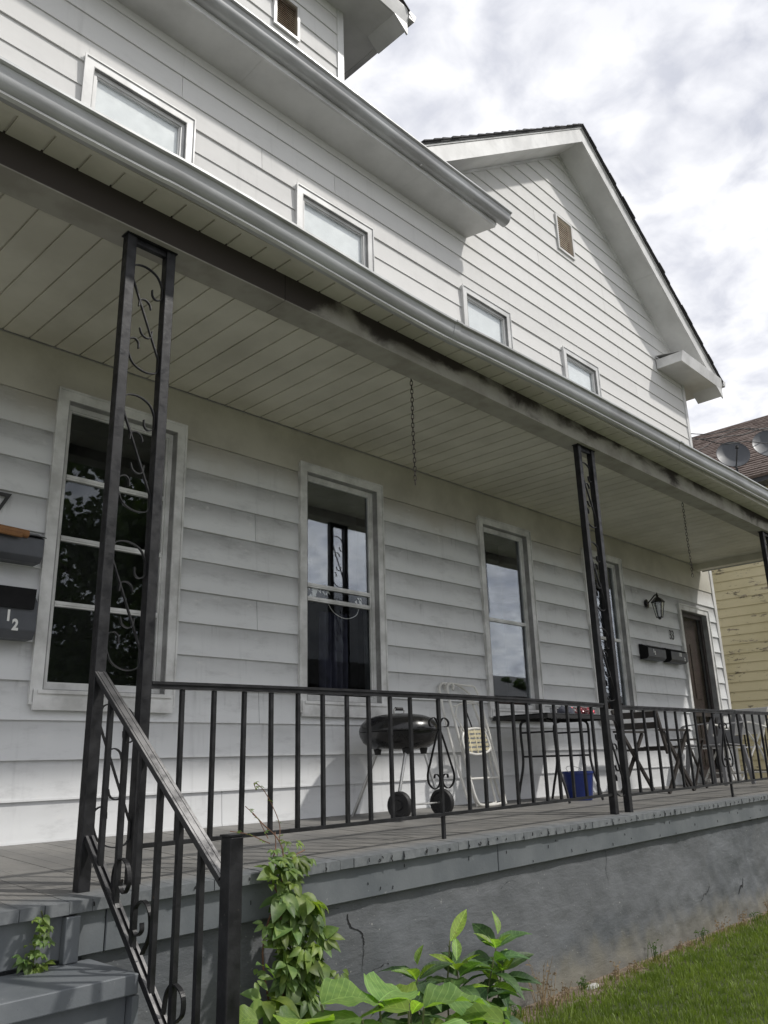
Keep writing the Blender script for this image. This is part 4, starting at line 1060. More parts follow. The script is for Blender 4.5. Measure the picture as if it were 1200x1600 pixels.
# ------------------------------------------------------------------ kettle grill
gx, gy = 4.30, 1.42
t = thing('kettle_grill', 'black enamel kettle barbecue on three legs with two wheels', 'barbecue grill', (gx, gy, deckz(gx, gy))); r_ = .285; zr = .555
mb = MB(); mb.lathe([(r_*.99, zr+.002), (r_, zr+.010), (r_*.985, zr+.03), (r_*.94, zr+.058), (r_*.82, zr+.090), (r_*.60, zr+.112), (r_*.3, zr+.125), (0, zr+.128)], n=40); mb.build('lid', 'black', t, smooth='full')
mb = MB(); mb.lathe([(0, zr-.128), (r_*.45, zr-.124), (r_*.72, zr-.104), (r_*.9, zr-.066), (r_*.975, zr-.026), (r_*1.0, zr), (r_*1.015, zr+.001), (r_*1.015, zr-.006)][:6]+[(r_*.99, zr+.0015), (0, zr+.001)], n=40); mb.build('bowl', 'black', t, smooth=True)
mb = MB(); mb.tube(spline([(-.05, 0, zr+.122), (-.045, 0, zr+.155), (.045, 0, zr+.155), (.05, 0, zr+.122)]), .006, 8); mb.build('lid_handle', 'steel', t, smooth=True)
mb = MB(); mb.tube([(-.035, 0, zr+.159), (.035, 0, zr+.159)], .012, 10); mb.build('handle_grip', 'black_matt', t, smooth=True)
mb = MB(); mb.lathe([(0, 0), (.035, 0), (.035, .005), (0, .006)], (-.13, -.02, zr+.112), 16); mb.build('vent_disc', 'steel', t)
feet = [(-.20, .28), (-.235, -.18), (.165, -.20)]; tops = [(-.12, .10), (-.08, -.13), (.11, -.12)]
for (fx, fy), (tx, ty) in zip(feet, tops):
    mb = MB(); mb.tube([(tx, ty, zr-.118), (fx, fy, .0 if fy > 0 else .09)], .0115, 10); mb.build('leg', 'steel', t, smooth=True)
    mb = MB(); mb.lathe([(.0, -.03), (.02, -.03), (.028, 0), (.03, .03), (0, .04)], (tx, ty, zr-.118), 12); mb.build('leg_socket', 'black_matt', t, smooth=True)
for fx, fy in feet[1:]:
    mb = MB(); mb.lathe([(0, -.022), (.03, -.024), (.034, -.014), (.064, -.014), (.068, -.022), (.082, -.022), (.088, -.013), (.088, .013), (.082, .022), (.068, .022), (.064, .014), (.034, .014), (.03, .024), (0, .022)], n=28)
    w_ = mb.build('wheel', 'black_matt', t, smooth=True); w_.location = (fx, fy-.02, .088); w_.rotation_euler = (PI/2, 0, 1.75)
mb = MB(); mb.tube([(feet[1][0], feet[1][1]-.02, .088), (feet[2][0], feet[2][1]-.02, .088)], .006, 8); mb.build('axle', 'steel', t)

# ------------------------------------------------------------------ folded white chairs leaning on the wall
def fold_part(t, nm, pts, r=.0105, mat='white_tube', closed=False):
    b = t.location; mb = MB(); mb.tube([Vector(q)-b for q in (spline(pts, 6) if len(pts) > 2 else pts)], r, 8, closed=closed); return mb.build(nm, mat, t, smooth=True)
t = thing('folded_chair', 'nearer folded white chair with yellowed seat slats leaning on the wall behind the railing', 'folding chair', (5.40, 1.56, -.012), 0, 'white folding chairs leaning on the wall')  # chair tube points traced from image pixels, projected onto an assumed leaning plane
fold_part(t, 'back_frame', [(5.269, 1.713, .892), (5.288, 1.722, .93), (5.262, 1.727, .948), (5.216, 1.722, .927), (5.200, 1.708, .869), (5.200, 1.651, .633), (5.208, 1.602, .426), (5.227, 1.543, .182), (5.245, 1.507, .0)])
fold_part(t, 'back_frame', [(5.585, 1.716, .90), (5.601, 1.694, .812), (5.613, 1.63, .545), (5.613, 1.558, .242), (5.61, 1.505, .0)])
fold_part(t, 'top_rail', [(5.262, 1.727, .948), (5.42, 1.730, .940), (5.56, 1.726, .935), (5.585, 1.716, .90)], .009)
fold_part(t, 'leg_frame', [(5.246, 1.618, .558), (5.207, 1.583, .411), (5.208, 1.529, .182), (5.23, 1.495, .042), (5.295, 1.488, .008), (5.505, 1.488, .008), (5.578, 1.496, .046), (5.573, 1.561, .317), (5.547, 1.611, .529)])
fold_part(t, 'seat_frame', [(5.206, 1.566, .403), (5.205, 1.589, .498), (5.264, 1.605, .565), (5.386, 1.61, .585), (5.495, 1.607, .574), (5.535, 1.591, .505), (5.520, 1.569, .415), (5.36, 1.561, .383), (5.206, 1.566, .403)], .010)
fold_part(t, 'cross_bar', [(5.200, 1.530, .203), (5.600, 1.530, .203)], .009)
fold_part(t, 'hinge_strap', [(5.357, 1.673, .765), (5.394, 1.627, .574)], .006, 'black_matt')
fold_part(t, 'seat_brace', [(5.251, 1.683, .68), (5.30, 1.700, .765), (5.40, 1.710, .795), (5.513, 1.713, .808), (5.600, 1.709, .78), (5.625, 1.684, .687)], .007)
fold_part(t, 'seat_brace', [(5.50, 1.69, .76), (5.58, 1.63, .56)], .006); fold_part(t, 'seat_brace', [(5.26, 1.70, .70), (5.30, 1.64, .56)], .006)
for i in range(5):
    z = .42+i*.034; y = 1.563+(z-.40)*.235; mb = MB(); mb.bar(Vector((5.215+.006*i, y, z))-t.location, Vector((5.522-.003*i, y, z+.006))-t.location, .003, .020, (0, 1, 0)); mb.build('seat_slat', 'webbing', t)
for x in (5.29, 5.37, 5.45): mb = MB(); mb.bar(Vector((x-.01, 1.558, .392))-t.location, Vector((x+.01, 1.603, .575))-t.location, .003, .012, (0, 1, 0)); mb.build('seat_slat', 'webbing', t)
t = thing('folded_chair', 'second folded white chair, tucked behind the nearer one against the wall', 'folding chair', (5.40, 1.62, -.008), 0, 'white folding chairs leaning on the wall')
fold_part(t, 'back_frame', [(5.232, 1.764, .894), (5.250, 1.772, .93), (5.222, 1.777, .951), (5.180, 1.771, .927), (5.158, 1.758, .871), (5.150, 1.702, .635), (5.162, 1.642, .384), (5.185, 1.592, .176), (5.210, 1.550, .0)])
fold_part(t, 'back_frame', [(5.545, 1.762, .88), (5.574, 1.718, .703), (5.608, 1.662, .47), (5.597, 1.59, .169), (5.623, 1.550, .0)])
fold_part(t, 'top_rail', [(5.222, 1.777, .951), (5.40, 1.778, .945), (5.545, 1.762, .88)], .009)
fold_part(t, 'leg_frame', [(5.30, 1.68, .60), (5.26, 1.62, .36), (5.27, 1.56, .08), (5.32, 1.545, .008), (5.50, 1.545, .008), (5.54, 1.56, .06), (5.52, 1.63, .38), (5.49, 1.68, .60)])
fold_part(t, 'seat_brace', [(5.257, 1.70, .763), (5.40, 1.715, .785), (5.58, 1.715, .80)], .007)

# ------------------------------------------------------------------ patio table
tx0, tx1, ty0, ty1, tz = 5.72, 6.86, 1.12, 1.66, .690
t = thing('patio_table', 'dark patio table with curved tube legs under the fourth window', 'table', ((tx0+tx1)/2, (ty0+ty1)/2, deckz(6, 1.4))); TB = Vector(((tx0+tx1)/2, (ty0+ty1)/2, 0))
mb = MB(); mb.box(-.57, .57, -.27, .27, tz, tz+.010); bevel(mb.build('glass_top', 'black', t), .004, 2)
mb = MB(); frame_box(mb, -.575, .575, -.275, .275, .03, tz-.028, tz-.0005); mb.v = [(x, z, y) for x, y, z in mb.v]; mb.build('top_frame', 'black_matt', t)
for sx_ in (-1, 1):
    for sy in (-1, 1):
        mb = MB(); xx = -.32 if sx_ < 0 else .20
        mb.tube(spline([(xx, sy*.10, tz-.028), (xx, sy*.16, tz-.05), (xx, sy*.175, tz-.12), (xx, sy*.17, .32), (xx, sy*.22, .12), (xx, sy*.25, .0)]), .011, 8); mb.build('leg', 'black_matt', t, smooth=True)
for xx in (-.32, .20):
    for z in (.56, .365): mb = MB(); mb.tube([(xx, -.17, z), (xx, .17, z)], .008, 6); mb.build('cross_bar', 'black_matt', t)
mb = MB(); mb.tube([(-.32, 0, .365), (.20, 0, .365)], .008, 6); mb.build('stretcher', 'black_matt', t)
ttz = tz+.0105+deckz(6, 1.4)
mb = MB(); mb.lathe([(.026, 0), (.030, .004), (.032, .06), (.034, .062), (.030, .064), (.028, .01), (0, .008)], n=20); o = mb.build('metal_cup', 'tinsel', smooth=True); o.location = (6.22, 1.38, ttz); tag(o, 'small shiny metal cup on the left of the patio table', 'cup')
mb = MB()
from mathutils import noise as mnoise
mb.lathe([(.0, 0), (.09, 0), (.10, .03), (.085, .06), (.05, .075), (0, .08)], n=18, sx=1.1, sy=.7)
mb.v = [(x*(1+.25*mnoise.noise(Vector((x*20, y*20, z*20)))), y, max(0, z*(1+.4*mnoise.noise(Vector((x*14, y*14, 3)))))) for x, y, z in mb.v]
o = mb.build('cloth_bundle', 'cloth_dark', smooth=True); o.location = (6.40, 1.38, ttz); tag(o, 'dark crumpled cloth bundle between the metal cup and the tinsel', 'cloth')
def tinsel(x, mat, lab, n_=380):
    mb = MB()
    for i in range(n_):
        u_ = rnd.random(); c = Vector((u_*.30-.15, rnd.gauss(0, .03), .015+abs(rnd.gauss(0, .022))+.018*math.sin(u_*7)**2)); d = Vector((rnd.gauss(0, 1), rnd.gauss(0, 1), rnd.gauss(0, .8))).normalized()*.018; e = d.orthogonal().normalized()*.003
        mb.add([c-d-e, c-d+e, c+d+e, c+d-e], [(0, 1, 2, 3)])
    mb.v = [(a, b, max(.0005, z)) for a, b, z in mb.v]
    o = mb.build('tinsel_garland', mat, fix=False); o.location = (x, 1.38, ttz); return tag(o, lab, 'garland')
tinsel(6.60, 'tinsel', 'silver tinsel garland heaped on the patio table'); tinsel(6.70, 'tinsel_red', 'red tinsel garland at the right end of the patio table')

# ------------------------------------------------------------------ bucket
t = thing('bucket', 'blue plastic bucket standing under the patio table', 'bucket', (6.44, 1.33, deckz(6.4, 1.33)))
mb = MB(); mb.lathe([(.10, 0), (.104, .004), (.128, .215), (.135, .217), (.135, .235), (.126, .235), (.122, .21), (.098, .01), (0, .008)], n=28); mb.build('body', 'blue_plastic', t, smooth=True)
mb = MB(); mb.tube([(.135*math.cos(a), .135*math.sin(a)*.55, .228+.05*math.sin(a)) for a in [PI*i/14 for i in range(15)]], .0025, 6); mb.build('handle', 'steel', t)

# ------------------------------------------------------------------ folding wooden chairs and small table
def xchair(loc, rz, label):
    t = thing('folding_chair', label, 'folding chair', loc, rz)
    for s in (-1, 1):
        y = s*.24
        mb = MB(); mb.bar((-.30, y, .0), (.24, y, .56), .022, .036, (0, 1, 0)); mb.build('leg', 'wood_dark', t)
        mb = MB(); mb.bar((.30, y*.9, .0), (-.22, y*.9, .55), .022, .036, (0, 1, 0)); mb.build('leg', 'wood_dark', t)
        mb = MB(); mb.bar((-.20, y*.94, .36), (-.36, y*.94, .78), .022, .034, (0, 1, 0)); mb.build('back_post', 'wood_dark', t)
        mb = MB(); mb.bar((-.32, y, .575), (.28, y, .575), .05, .02, (0, 1, 0)); mb.build('armrest', 'wood_dark', t)
    for i in range(6): mb = MB(); mb.box(-.22+i*.08, -.165+i*.08, -.21, .21, .385+.006*i, .40+.006*i); mb.build('seat_slat', 'wood_dark', t)
    for i in range(2): z = .62+i*.10; x = -.296-(z-.6)*.4; mb = MB(); mb.bar((x, -.21, z), (x, .21, z), .012, .06, (1, 0, .4)); mb.build('back_slat', 'wood_dark', t)
    return t
xchair((7.90, 1.32, deckz(7.9, 1.3)), 0, 'dark folding wooden chair just right of the middle post')
t = thing('tray_table', 'low dark folding tray table between the wooden chair and the grey armchair', 'side table', (8.55, 1.30, deckz(8.5, 1.3)))
mb = MB(); mb.box(-.2, .2, -.15, .15, .48, .495); mb.build('tray', 'wood_dark', t)
for s in (-1, 1):
    mb = MB(); mb.bar((-.17, s*.12, 0), (.17, s*.12, .48), .018, .02, (0, 1, 0)); mb.build('leg', 'wood_dark', t)
    mb = MB(); mb.bar((.17, s*.10, 0), (-.17, s*.10, .48), .018, .02, (0, 1, 0)); mb.build('leg', 'wood_dark', t)
# monobloc chair, seen from the side
def monobloc(loc, rz, mat, label, group=None):
    t = thing('resin_chair', label, 'plastic chair', loc, rz, group)
    # local: faces +x
    for sx_, sy in ((1, 1), (1, -1), (-1, 1), (-1, -1)):
        mb = MB(); a = Vector((.20*sx_, .21*sy, .42)); b = Vector((.25*sx_, .25*sy, 0)); mb.bar(a, b, .045, .03, (0, 1, 0)); bevel(mb.build('leg', mat, t), .006, 2)
    mb = MB(); n_ = 10; vs = []; fs = []
    for i in range(n_+1):
        for j in range(9):
            u_ = i/n_; v_ = j/8*2-1; vs.append((-.22+.46*u_, v_*.235, .42+.03*u_-.022*(1-v_*v_)*math.sin(PI*u_)-(.03*max(0, u_-.85)/.15)))
    for i in range(n_):
        for j in range(8): a = i*9+j; fs.append((a, a+9, a+10, a+1))
    mb.add(vs, fs); o = mb.build('seat', mat, t, smooth='full', fix=False); o.modifiers.new('solid', 'SOLIDIFY').thickness = .012
    mb = MB(); vs = []; fs = []
    for i in range(13):
        for j in range(9):
            u_ = i/12; v_ = j/8*2-1; w_ = .225*(1-.22*max(0, u_-.7)/.3*abs(v_)); vs.append((-.21-.13*u_+.035*v_*v_, v_*w_, .42+.40*u_-.05*v_*v_*max(0, u_-.6)/.4))
    for i in range(12):
        for j in range(8):
            if 3 <= i <= 9 and j in (1, 3, 4, 6) and not (j in (3, 4) and i < 5): continue
            a = i*9+j; fs.append((a, a+9, a+10, a+1))
    mb.add(vs, fs); o = mb.build('backrest', mat, t, smooth='full', fix=False); o.modifiers.new('solid', 'SOLIDIFY').thickness = .012
    for s in (-1, 1):
        mb = MB(); mb.ribbon(spline([(-.30, s*.235, .68), (-.15, s*.265, .665), (.08, s*.27, .65), (.20, s*.26, .62), (.225, s*.255, .52), (.22, s*.25, .42)]), (0, 1, 0), .045, .014); mb.build('armrest', mat, t, smooth=True)
    return t
monobloc((9.50, 1.38, 0.0), PI*.93, 'grey_plastic', 'grey resin armchair in front of the far door')
# white garden armchair at the end
def tube_chair(loc, rz, label):
    t = thing('lawn_chair', label, 'lawn chair', loc, rz)
    for s in (-1, 1):
        y = s*.26
        mb = MB(); mb.tube(spline([(-.25, y, 0), (-.10, y, .35), (.12, y, .62), (.02, y, .66), (-.30, y, .60)]), .012, 8); mb.build('side_frame', 'white_tube', t, smooth=True)
        mb = MB(); mb.tube([(.30, y, 0), (-.18, y, .60)], .012, 8); mb.build('leg', 'white_tube', t)
        mb = MB(); mb.tube([(-.14, y*.95, .38), (-.36, y*.95, .84)], .012, 8); mb.build('back_post', 'white_tube', t)
    for z, x in ((.10, .22), (.10, -.21)): mb = MB(); mb.tube([(x, -.26, z), (x, .26, z)], .010, 8); mb.build('cross_bar', 'white_tube', t)
    mb = MB(); mb.box(-.18, .28, -.24, .24, .375, .39); mb.build('seat', 'white_plastic', t)
    mb = MB(); mb.hexa([(-.22, -.25, .53), (-.22, .25, .53), (-.205, .25, .53), (-.205, -.25, .53), (-.37, -.25, .84), (-.37, .25, .84), (-.355, .25, .84), (-.355, -.25, .84)]); bevel(mb.build('back_panel', 'white_plastic', t), .02, 3)
    return t
tube_chair((10.12, 1.40, 0.01), PI*.90, 'white tubular lawn chair at the far end of the porch by the house corner')

# ------------------------------------------------------------------ neighbour house
nb_h = thing('neighbour_house', 'pale yellow clapboard house with peeling paint and brown shingle roof', 'house')
NX = 14.0; ez = .155; NZT = 4.86
for i in range(38):
    z0 = NZT-(i+1)*ez; mb = MB()
    mb.add([(NX-.016, -.9, z0), (NX-.016, 11, z0), (NX+.02, 11, z0), (NX+.02, -.9, z0), (NX-.002, -.9, z0+ez), (NX-.002, 11, z0+ez), (NX+.02, 11, z0+ez), (NX+.02, -.9, z0+ez)], [(0, 1, 5, 4), (0, 3, 2, 1)])
    mb.build('clapboard', 'yellow', nb_h, fix=False)
mb = MB(); mb.box(NX+.021, NX+7, -.9, 11, GZ-.1, NZT); mb.build('wall', 'yellow', nb_h)
mb = MB(); mb.box(NX+.021, NX+7.0, -.93, -.901, GZ-.1, NZT); mb.build('wall', 'yellow', nb_h)
RSL = .645; ex = NX-.42; ezr = 4.66+.06
mb = MB(); mb.box(ex, NX-.017, -1.3, 11.4, ezr-.075, ezr-.05); mb.box(ex-.02, ex-.0005, -1.3, 11.4, ezr-.10, ezr+.02); mb.build('eave', 'grey_metal', nb_h)
# roof built course by course
rl = 3.9; nc = 32
for i in range(nc):
    a = i/nc*rl; b = (i+1)/nc*rl
    x0, x1 = ex-.05+a, ex-.05+b; z0, z1 = ezr+a*RSL, ezr+b*RSL
    mb = MB(); y = -1.35
    while y < 11.4:
        w_ = rnd.uniform(.24, .36); y2 = min(11.45, y+w_)
        t_ = rnd.uniform(.012, .028)
        mb.add([(x0, y, z0), (x0, y2-.012, z0), (x1+.02, y2-.012, z1), (x1+.02, y, z1), (x0, y, z0+t_), (x0, y2-.012, z0+t_), (x1+.02, y2-.012, z1+.010), (x1+.02, y, z1+.010)], [(4, 5, 6, 7), (0, 4, 7, 3), (1, 2, 6, 5), (0, 1, 5, 4)])
        y = y2
    tag(mb.build('shingle_course', 'shingle_brown', nb_h, fix=False), kind=None)
mb = MB(); mb.hexa([(ex-.05, -1.35, ezr-.03), (ex-.05, 11.45, ezr-.03), (ex-.05+rl, 11.45, ezr-.03+rl*RSL), (ex-.05+rl, -1.35, ezr-.03+rl*RSL), (ex-.05, -1.35, ezr-.001), (ex-.05, 11.45, ezr-.001), (ex-.05+rl, 11.45, ezr-.001+rl*RSL), (ex-.05+rl, -1.35, ezr-.001+rl*RSL)])
xr_ = ex-.05+rl; zr_ = ezr+rl*RSL
mb.hexa([(xr_+.001, -1.35, zr_-.03), (xr_+.001, 11.45, zr_-.03), (xr_+rl, 11.45, ezr-.03), (xr_+rl, -1.35, ezr-.03), (xr_+.001, -1.35, zr_+.01), (xr_+.001, 11.45, zr_+.01), (xr_+rl, 11.45, ezr), (xr_+rl, -1.35, ezr)])
mb.build('roof', 'shingle_brown', nb_h)
mb = MB(); mb.add([(NX+.03, -.9, NZT), (NX+7, -.9, NZT), (xr_, -.9, zr_-.05)], [(0, 1, 2)]); mb.build('gable_wall', 'yellow', nb_h, fix=False)

# satellite dishes on the neighbour's eave
def dish(loc, aim, label, r=.26):
    t = thing('satellite_dish', label, 'satellite dish', loc, 0, 'satellite dishes on the eave of the yellow house')
    q = Vector(aim).normalized().to_track_quat('Z', 'Y'); mb = MB(); n_ = 28; prof = [(r*i/8, .07*(i/8)**2) for i in range(9)]+[(r*1.02, .075), (r*1.02, .062)]+[(r*i/8, .07*(i/8)**2-.008) for i in range(8, -1, -1)]
    mb.lathe(prof, n=n_); mb.v = [tuple(q @ Vector((x, y*1.08, z))) for x, y, z in mb.v]; mb.build('reflector', 'dish', t, smooth=True)
    mb = MB(); a = q @ Vector((0, -r*.95, .05)); b = q @ Vector((0, -r*.55, .36)); mb.tube([a, b], .012, 8); mb.build('feed_arm', 'grey_metal', t)
    mb = MB(); c = q @ Vector((0, -r*.42, .37)); mb.tube([b, c], .028, 10); mb.tube([c, q @ Vector((0, -r*.30, .34))], .022, 10); mb.build('feed_horn', 'black_matt', t)
    mb = MB(); mb.tube([q @ Vector((0, 0, -.01)), q @ Vector((0, 0, -.10)), Vector((.10, .0, -.18)), Vector((.12, 0, -.42))], .02, 8); mb.box(.07, .17, -.06, .06, -.44, -.41); mb.build('mast', 'grey_metal', t)
    return t
dish((13.40, 2.02, 5.10), (-.9, -.55, .45), 'nearer to the house corner of two grey satellite dishes, feed horn showing')
dish((13.40, 1.38, 5.11), (-.9, -.45, .5), 'grey satellite dish cut by the right edge of the photo', .29)
# cables between the houses
cable = thing('service_cables', 'thin black service cables strung from the house corner over the brown roof', 'cables', (XC, W, 4.8))
for i, (z0, z1, sag, y1) in enumerate(((4.80, 5.55, -.12, 1.6), (4.72, 5.60, .12, 1.4), (4.86, 5.5, .05, 1.2), (4.55, 5.62, .18, 1.7))):
    a = Vector((XC+.02, W+.1, z0)); b = Vector((14.6, y1-.6, z1)); pts = [a.lerp(b, j/14)+Vector((0, 0, sag*math.sin(PI*j/14)+.03*math.sin(j*1.3+i)))-Vector((XC, W, 4.8)) for j in range(15)]
    mb = MB(); mb.tube(pts, .007, 6); mb.build('cable', 'cable', cable, smooth=True)

# ------------------------------------------------------------------ plants
def leaf_mesh(name, L, Wd, fold=.25, curl=.35, n_=6, mat='leaf_shrub', peak=.42, ripple=0):
    vs = []; fs = []
    for i in range(n_+1):
        t = i/n_; w_ = Wd/2*(math.sin(PI*min(1, t**(math.log(.5)/math.log(peak)))))**.85 if 0 < t < 1 else 0.0006
        x = L*t; z = -curl*L*t*t*.6+.04*L*math.sin(PI*t); rp = ripple*Wd*math.sin(t*19)
        vs += [(x, -w_, z+w_*fold+rp), (x, -w_*.5, z+w_*fold*.35), (x, 0, z), (x, w_*.5, z+w_*fold*.35), (x, w_, z+w_*fold-rp)]
    for i in range(n_):
        for j in range(4): a = i*5+j; fs.append((a, a+5, a+6, a+1))
    me = bpy.data.meshes.new(name); me.from_pydata(vs, [], fs); me.materials.append(M[mat])
    for p in me.polygons: p.use_smooth = True
    return me
def compound(name, nl, L, Wd, mat, spread=1.2):
    vs = []; fs = []
    for k_ in range(nl):
        a = (k_-(nl-1)/2)/max(1, (nl-1)/2)*spread; s = 1-.28*abs(a)/spread
        lm = leaf_mesh('tmp', L*s, Wd*s, .3, rnd.uniform(.2, .7), 5, mat, .45); o = len(vs)
        for v in lm.vertices:
            p = v.co + Vector((.012, 0, 0)); vs.append((p.x*math.cos(a)-p.y*math.sin(a), p.x*math.sin(a)+p.y*math.cos(a), p.z-.15*abs(a)*p.x))
        fs += [tuple(i+o for i in p.vertices) for p in lm.polygons]; bpy.data.meshes.remove(lm)
    me = bpy.data.meshes.new(name); me.from_pydata(vs, [], fs); me.materials.append(M[mat])
    for p in me.polygons: p.use_smooth = True
    return me
def place_leaf(me, parent, pos, dirv, upv, s=1., name='leaf'):
    o = link(name, me, None, parent); d = Vector(dirv).normalized(); u_ = Vector(upv); u_ = (u_-d*u_.dot(d)).normalized(); y = u_.cross(d)
    mt = Matrix((d, y, u_)).transposed().to_4x4()
    for i in range(3):
        for j in range(3): mt[i][j] *= s
    mt.translation = Vector(pos)
    o.matrix_local = mt; return o
CRP = [compound('creeper_leaf', 5, .062, .030, 'leaf_vine'), compound('creeper_leaf', 3, .055, .032, 'leaf_vine', .9), compound('creeper_leaf', 5, .046, .022, 'leaf_vine', 1.3)]
# big creeper right of the newel
CRP += [compound('creeper_leaf', 3, .082, .050, 'leaf_vine', .95)]
t = thing('creeper_vine', 'leafy creeper climbing the porch front just right of the newel post', 'vine', (2.28, .23, GZ)); VB = Vector((2.28, .23, GZ))
stems = [[(2.20, .20, GZ), (2.24, .21, -.64), (2.20, .23, -.35), (2.28, .24, -.15), (2.36, .25, -.03), (2.44, .26, .0)],
         [(2.31, .18, GZ), (2.27, .20, -.58), (2.35, .22, -.31), (2.24, .23, -.09), (2.29, .27, .02), (2.31, .30, .08)],
         [(2.34, .21, GZ), (2.35, .22, -.52), (2.28, .22, -.23), (2.32, .26, .01), (2.24, .30, .12), (2.19, .30, .16)],
         [(2.38, .22, GZ), (2.40, .22, -.62), (2.36, .23, -.42), (2.38, .24, -.2)]]
for s_ in stems:
    p = [q-VB for q in spline(s_, 6)]; mb = MB(); mb.tube(p, [.005*(1-.6*i/len(p)) for i in range(len(p))], 6); mb.build('stem', 'stem_red', t, smooth=True)
for i in range(230):
    s_ = spline(stems[i % 4 if i % 3 else 3], 8); q = s_[int(rnd.random()**.9*(len(s_)-1))]
    spread = .12 if q.z < -.25 else .09
    pos = q+Vector((rnd.gauss(0, spread*.5), -abs(rnd.gauss(.03, .035)), rnd.gauss(0, .035)))
    if q.z > -.02 and rnd.random() < .6: continue
    if pos.z > .06: continue
    d = Vector((rnd.gauss(0, .8), -.55-rnd.random()*.5, -.45+rnd.gauss(0, .4))); u_ = Vector((rnd.gauss(.2, .4), -.7, .9+rnd.gauss(0, .3)))
    place_leaf(rnd.choice(CRP), t, pos-VB, d, u_, rnd.uniform(.85, 1.55)*(1.0 if q.z < -.1 else .75))
# thin bare tendrils on top
for pts in ([(2.25, .27, .06), (2.21, .29, .14), (2.16, .31, .19)], [(2.31, .27, .04), (2.33, .30, .12), (2.27, .32, .24), (2.22, .33, .28), (2.23, .33, .25)], [(2.26, .27, .04), (2.17, .29, .08), (2.08, .30, .10)]):
    mb = MB(); mb.tube([q-VB for q in spline(pts, 6)], .0018, 5); mb.build('tendril', 'stem_red', t)
    for q in spline(pts, 3)[1::2]: place_leaf(CRP[2], t, q-VB, (rnd.gauss(0, 1), -.6, .2), (0, -.5, 1), .38)
# small creeper on the riser
t = thing('creeper_vine', 'small creeper sprig hanging in front of the top riser at left', 'vine', (1.30, .26, -.262)); VB2 = Vector((1.30, .26, -.262))
s_ = [(1.305, .27, -.262), (1.30, .265, -.20), (1.325, .27, -.13), (1.31, .26, -.085)]
mb = MB(); mb.tube([q-VB2 for q in spline(s_, 6)], .0025, 5); mb.build('stem', 'stem', t)
for i in range(24):
    q = spline(s_, 8)[rnd.randrange(0, 24)]; pos = q+Vector((rnd.gauss(0, .018), -abs(rnd.gauss(.012, .01)), rnd.gauss(0, .01)))
    pos.z = max(pos.z, -.245)
    place_leaf(CRP[i % 3], t, pos-VB2, (rnd.gauss(0, .7), -.6, -.3+rnd.gauss(0, .3)), (.1, -.7, .8), rnd.uniform(.45, .72))
# shrub with pointed leaves
SL = [leaf_mesh('shrub_leaf', .12, .048, .30, .5, 7, 'leaf_shrub', .42, .02), leaf_mesh('shrub_leaf', .10, .044, .2, .85, 7, 'leaf_shrub', .4, .03), leaf_mesh('shrub_leaf', .085, .034, .45, .2, 6, 'leaf_lime', .45)]
def shrub(loc, stems, label, n_, sc, meshes, cat='shrub', spread=.5):
    t = thing('leafy_shrub', label, cat, loc); Bv = Vector(loc)
    for s_ in stems:
        p = [q for q in spline([Vector(a) for a in s_], 6)]; mb = MB(); mb.tube([q-Bv for q in p], [.006*(1-.65*i/len(p)) for i in range(len(p))], 6); mb.build('stem', 'stem', t, smooth=True)
        tip = p[-1]; nn = n_
        for i in range(nn):
            u_ = 1-(i/nn)**1.3*spread; q = p[int(u_*(len(p)-1))]; a = i*2.4+rnd.random()
            el = .75-1.1*(i/nn)+rnd.gauss(0, .15); d = Vector((math.cos(a)*math.cos(el), math.sin(a)*math.cos(el), math.sin(el)))
            place_leaf(meshes[(i+(i//3)) % len(meshes)] if i > 2 else meshes[-1], t, q+d*.012-Bv, d, (rnd.gauss(0, .3), rnd.gauss(-.2, .3), 1), sc*rnd.uniform(.75, 1.15)*(.7 if i < 3 else 1))
    return t
shrub((2.85, -.20, GZ), [[(2.62, -.22, GZ), (2.62, -.20, -.70), (2.62, -.20, -.42)], [(2.90, -.20, GZ), (3.02, -.20, -.66), (3.18, -.18, -.40)], [(2.56, -.26, GZ), (2.50, -.28, -.72), (2.47, -.30, -.50)], [(2.85, -.2, GZ), (2.85, -.22, -.62), (2.84, -.22, -.44)], [(3.0, -.16, GZ), (3.15, -.16, -.7), (3.24, -.15, -.52)]],
      'dark green shrub with pointed leaves in front of the stucco base', 24, 1.55, SL)
t = thing('wild_shoot', 'single pale curled leaf on a tall shoot above the dark shrub', 'shoot', (2.84, -.18, GZ))
mb = MB(); mb.tube(spline([(0, 0, 0), (-.02, 0, .35), (.0, .0, .50), (.035, .02, .56)]), .004, 6); mb.build('stem', 'stem', t, smooth=True)
place_leaf(leaf_mesh('shrub_leaf', .16, .052, .35, -.3, 7, 'leaf_lime', .5), t, (.035, .02, .555), (.75, .1, .5), (-.5, -.6, .7), 1.0)
place_leaf(SL[0], t, (.0, 0, .46), (.45, .1, .8), (.7, -.7, .2), .8)
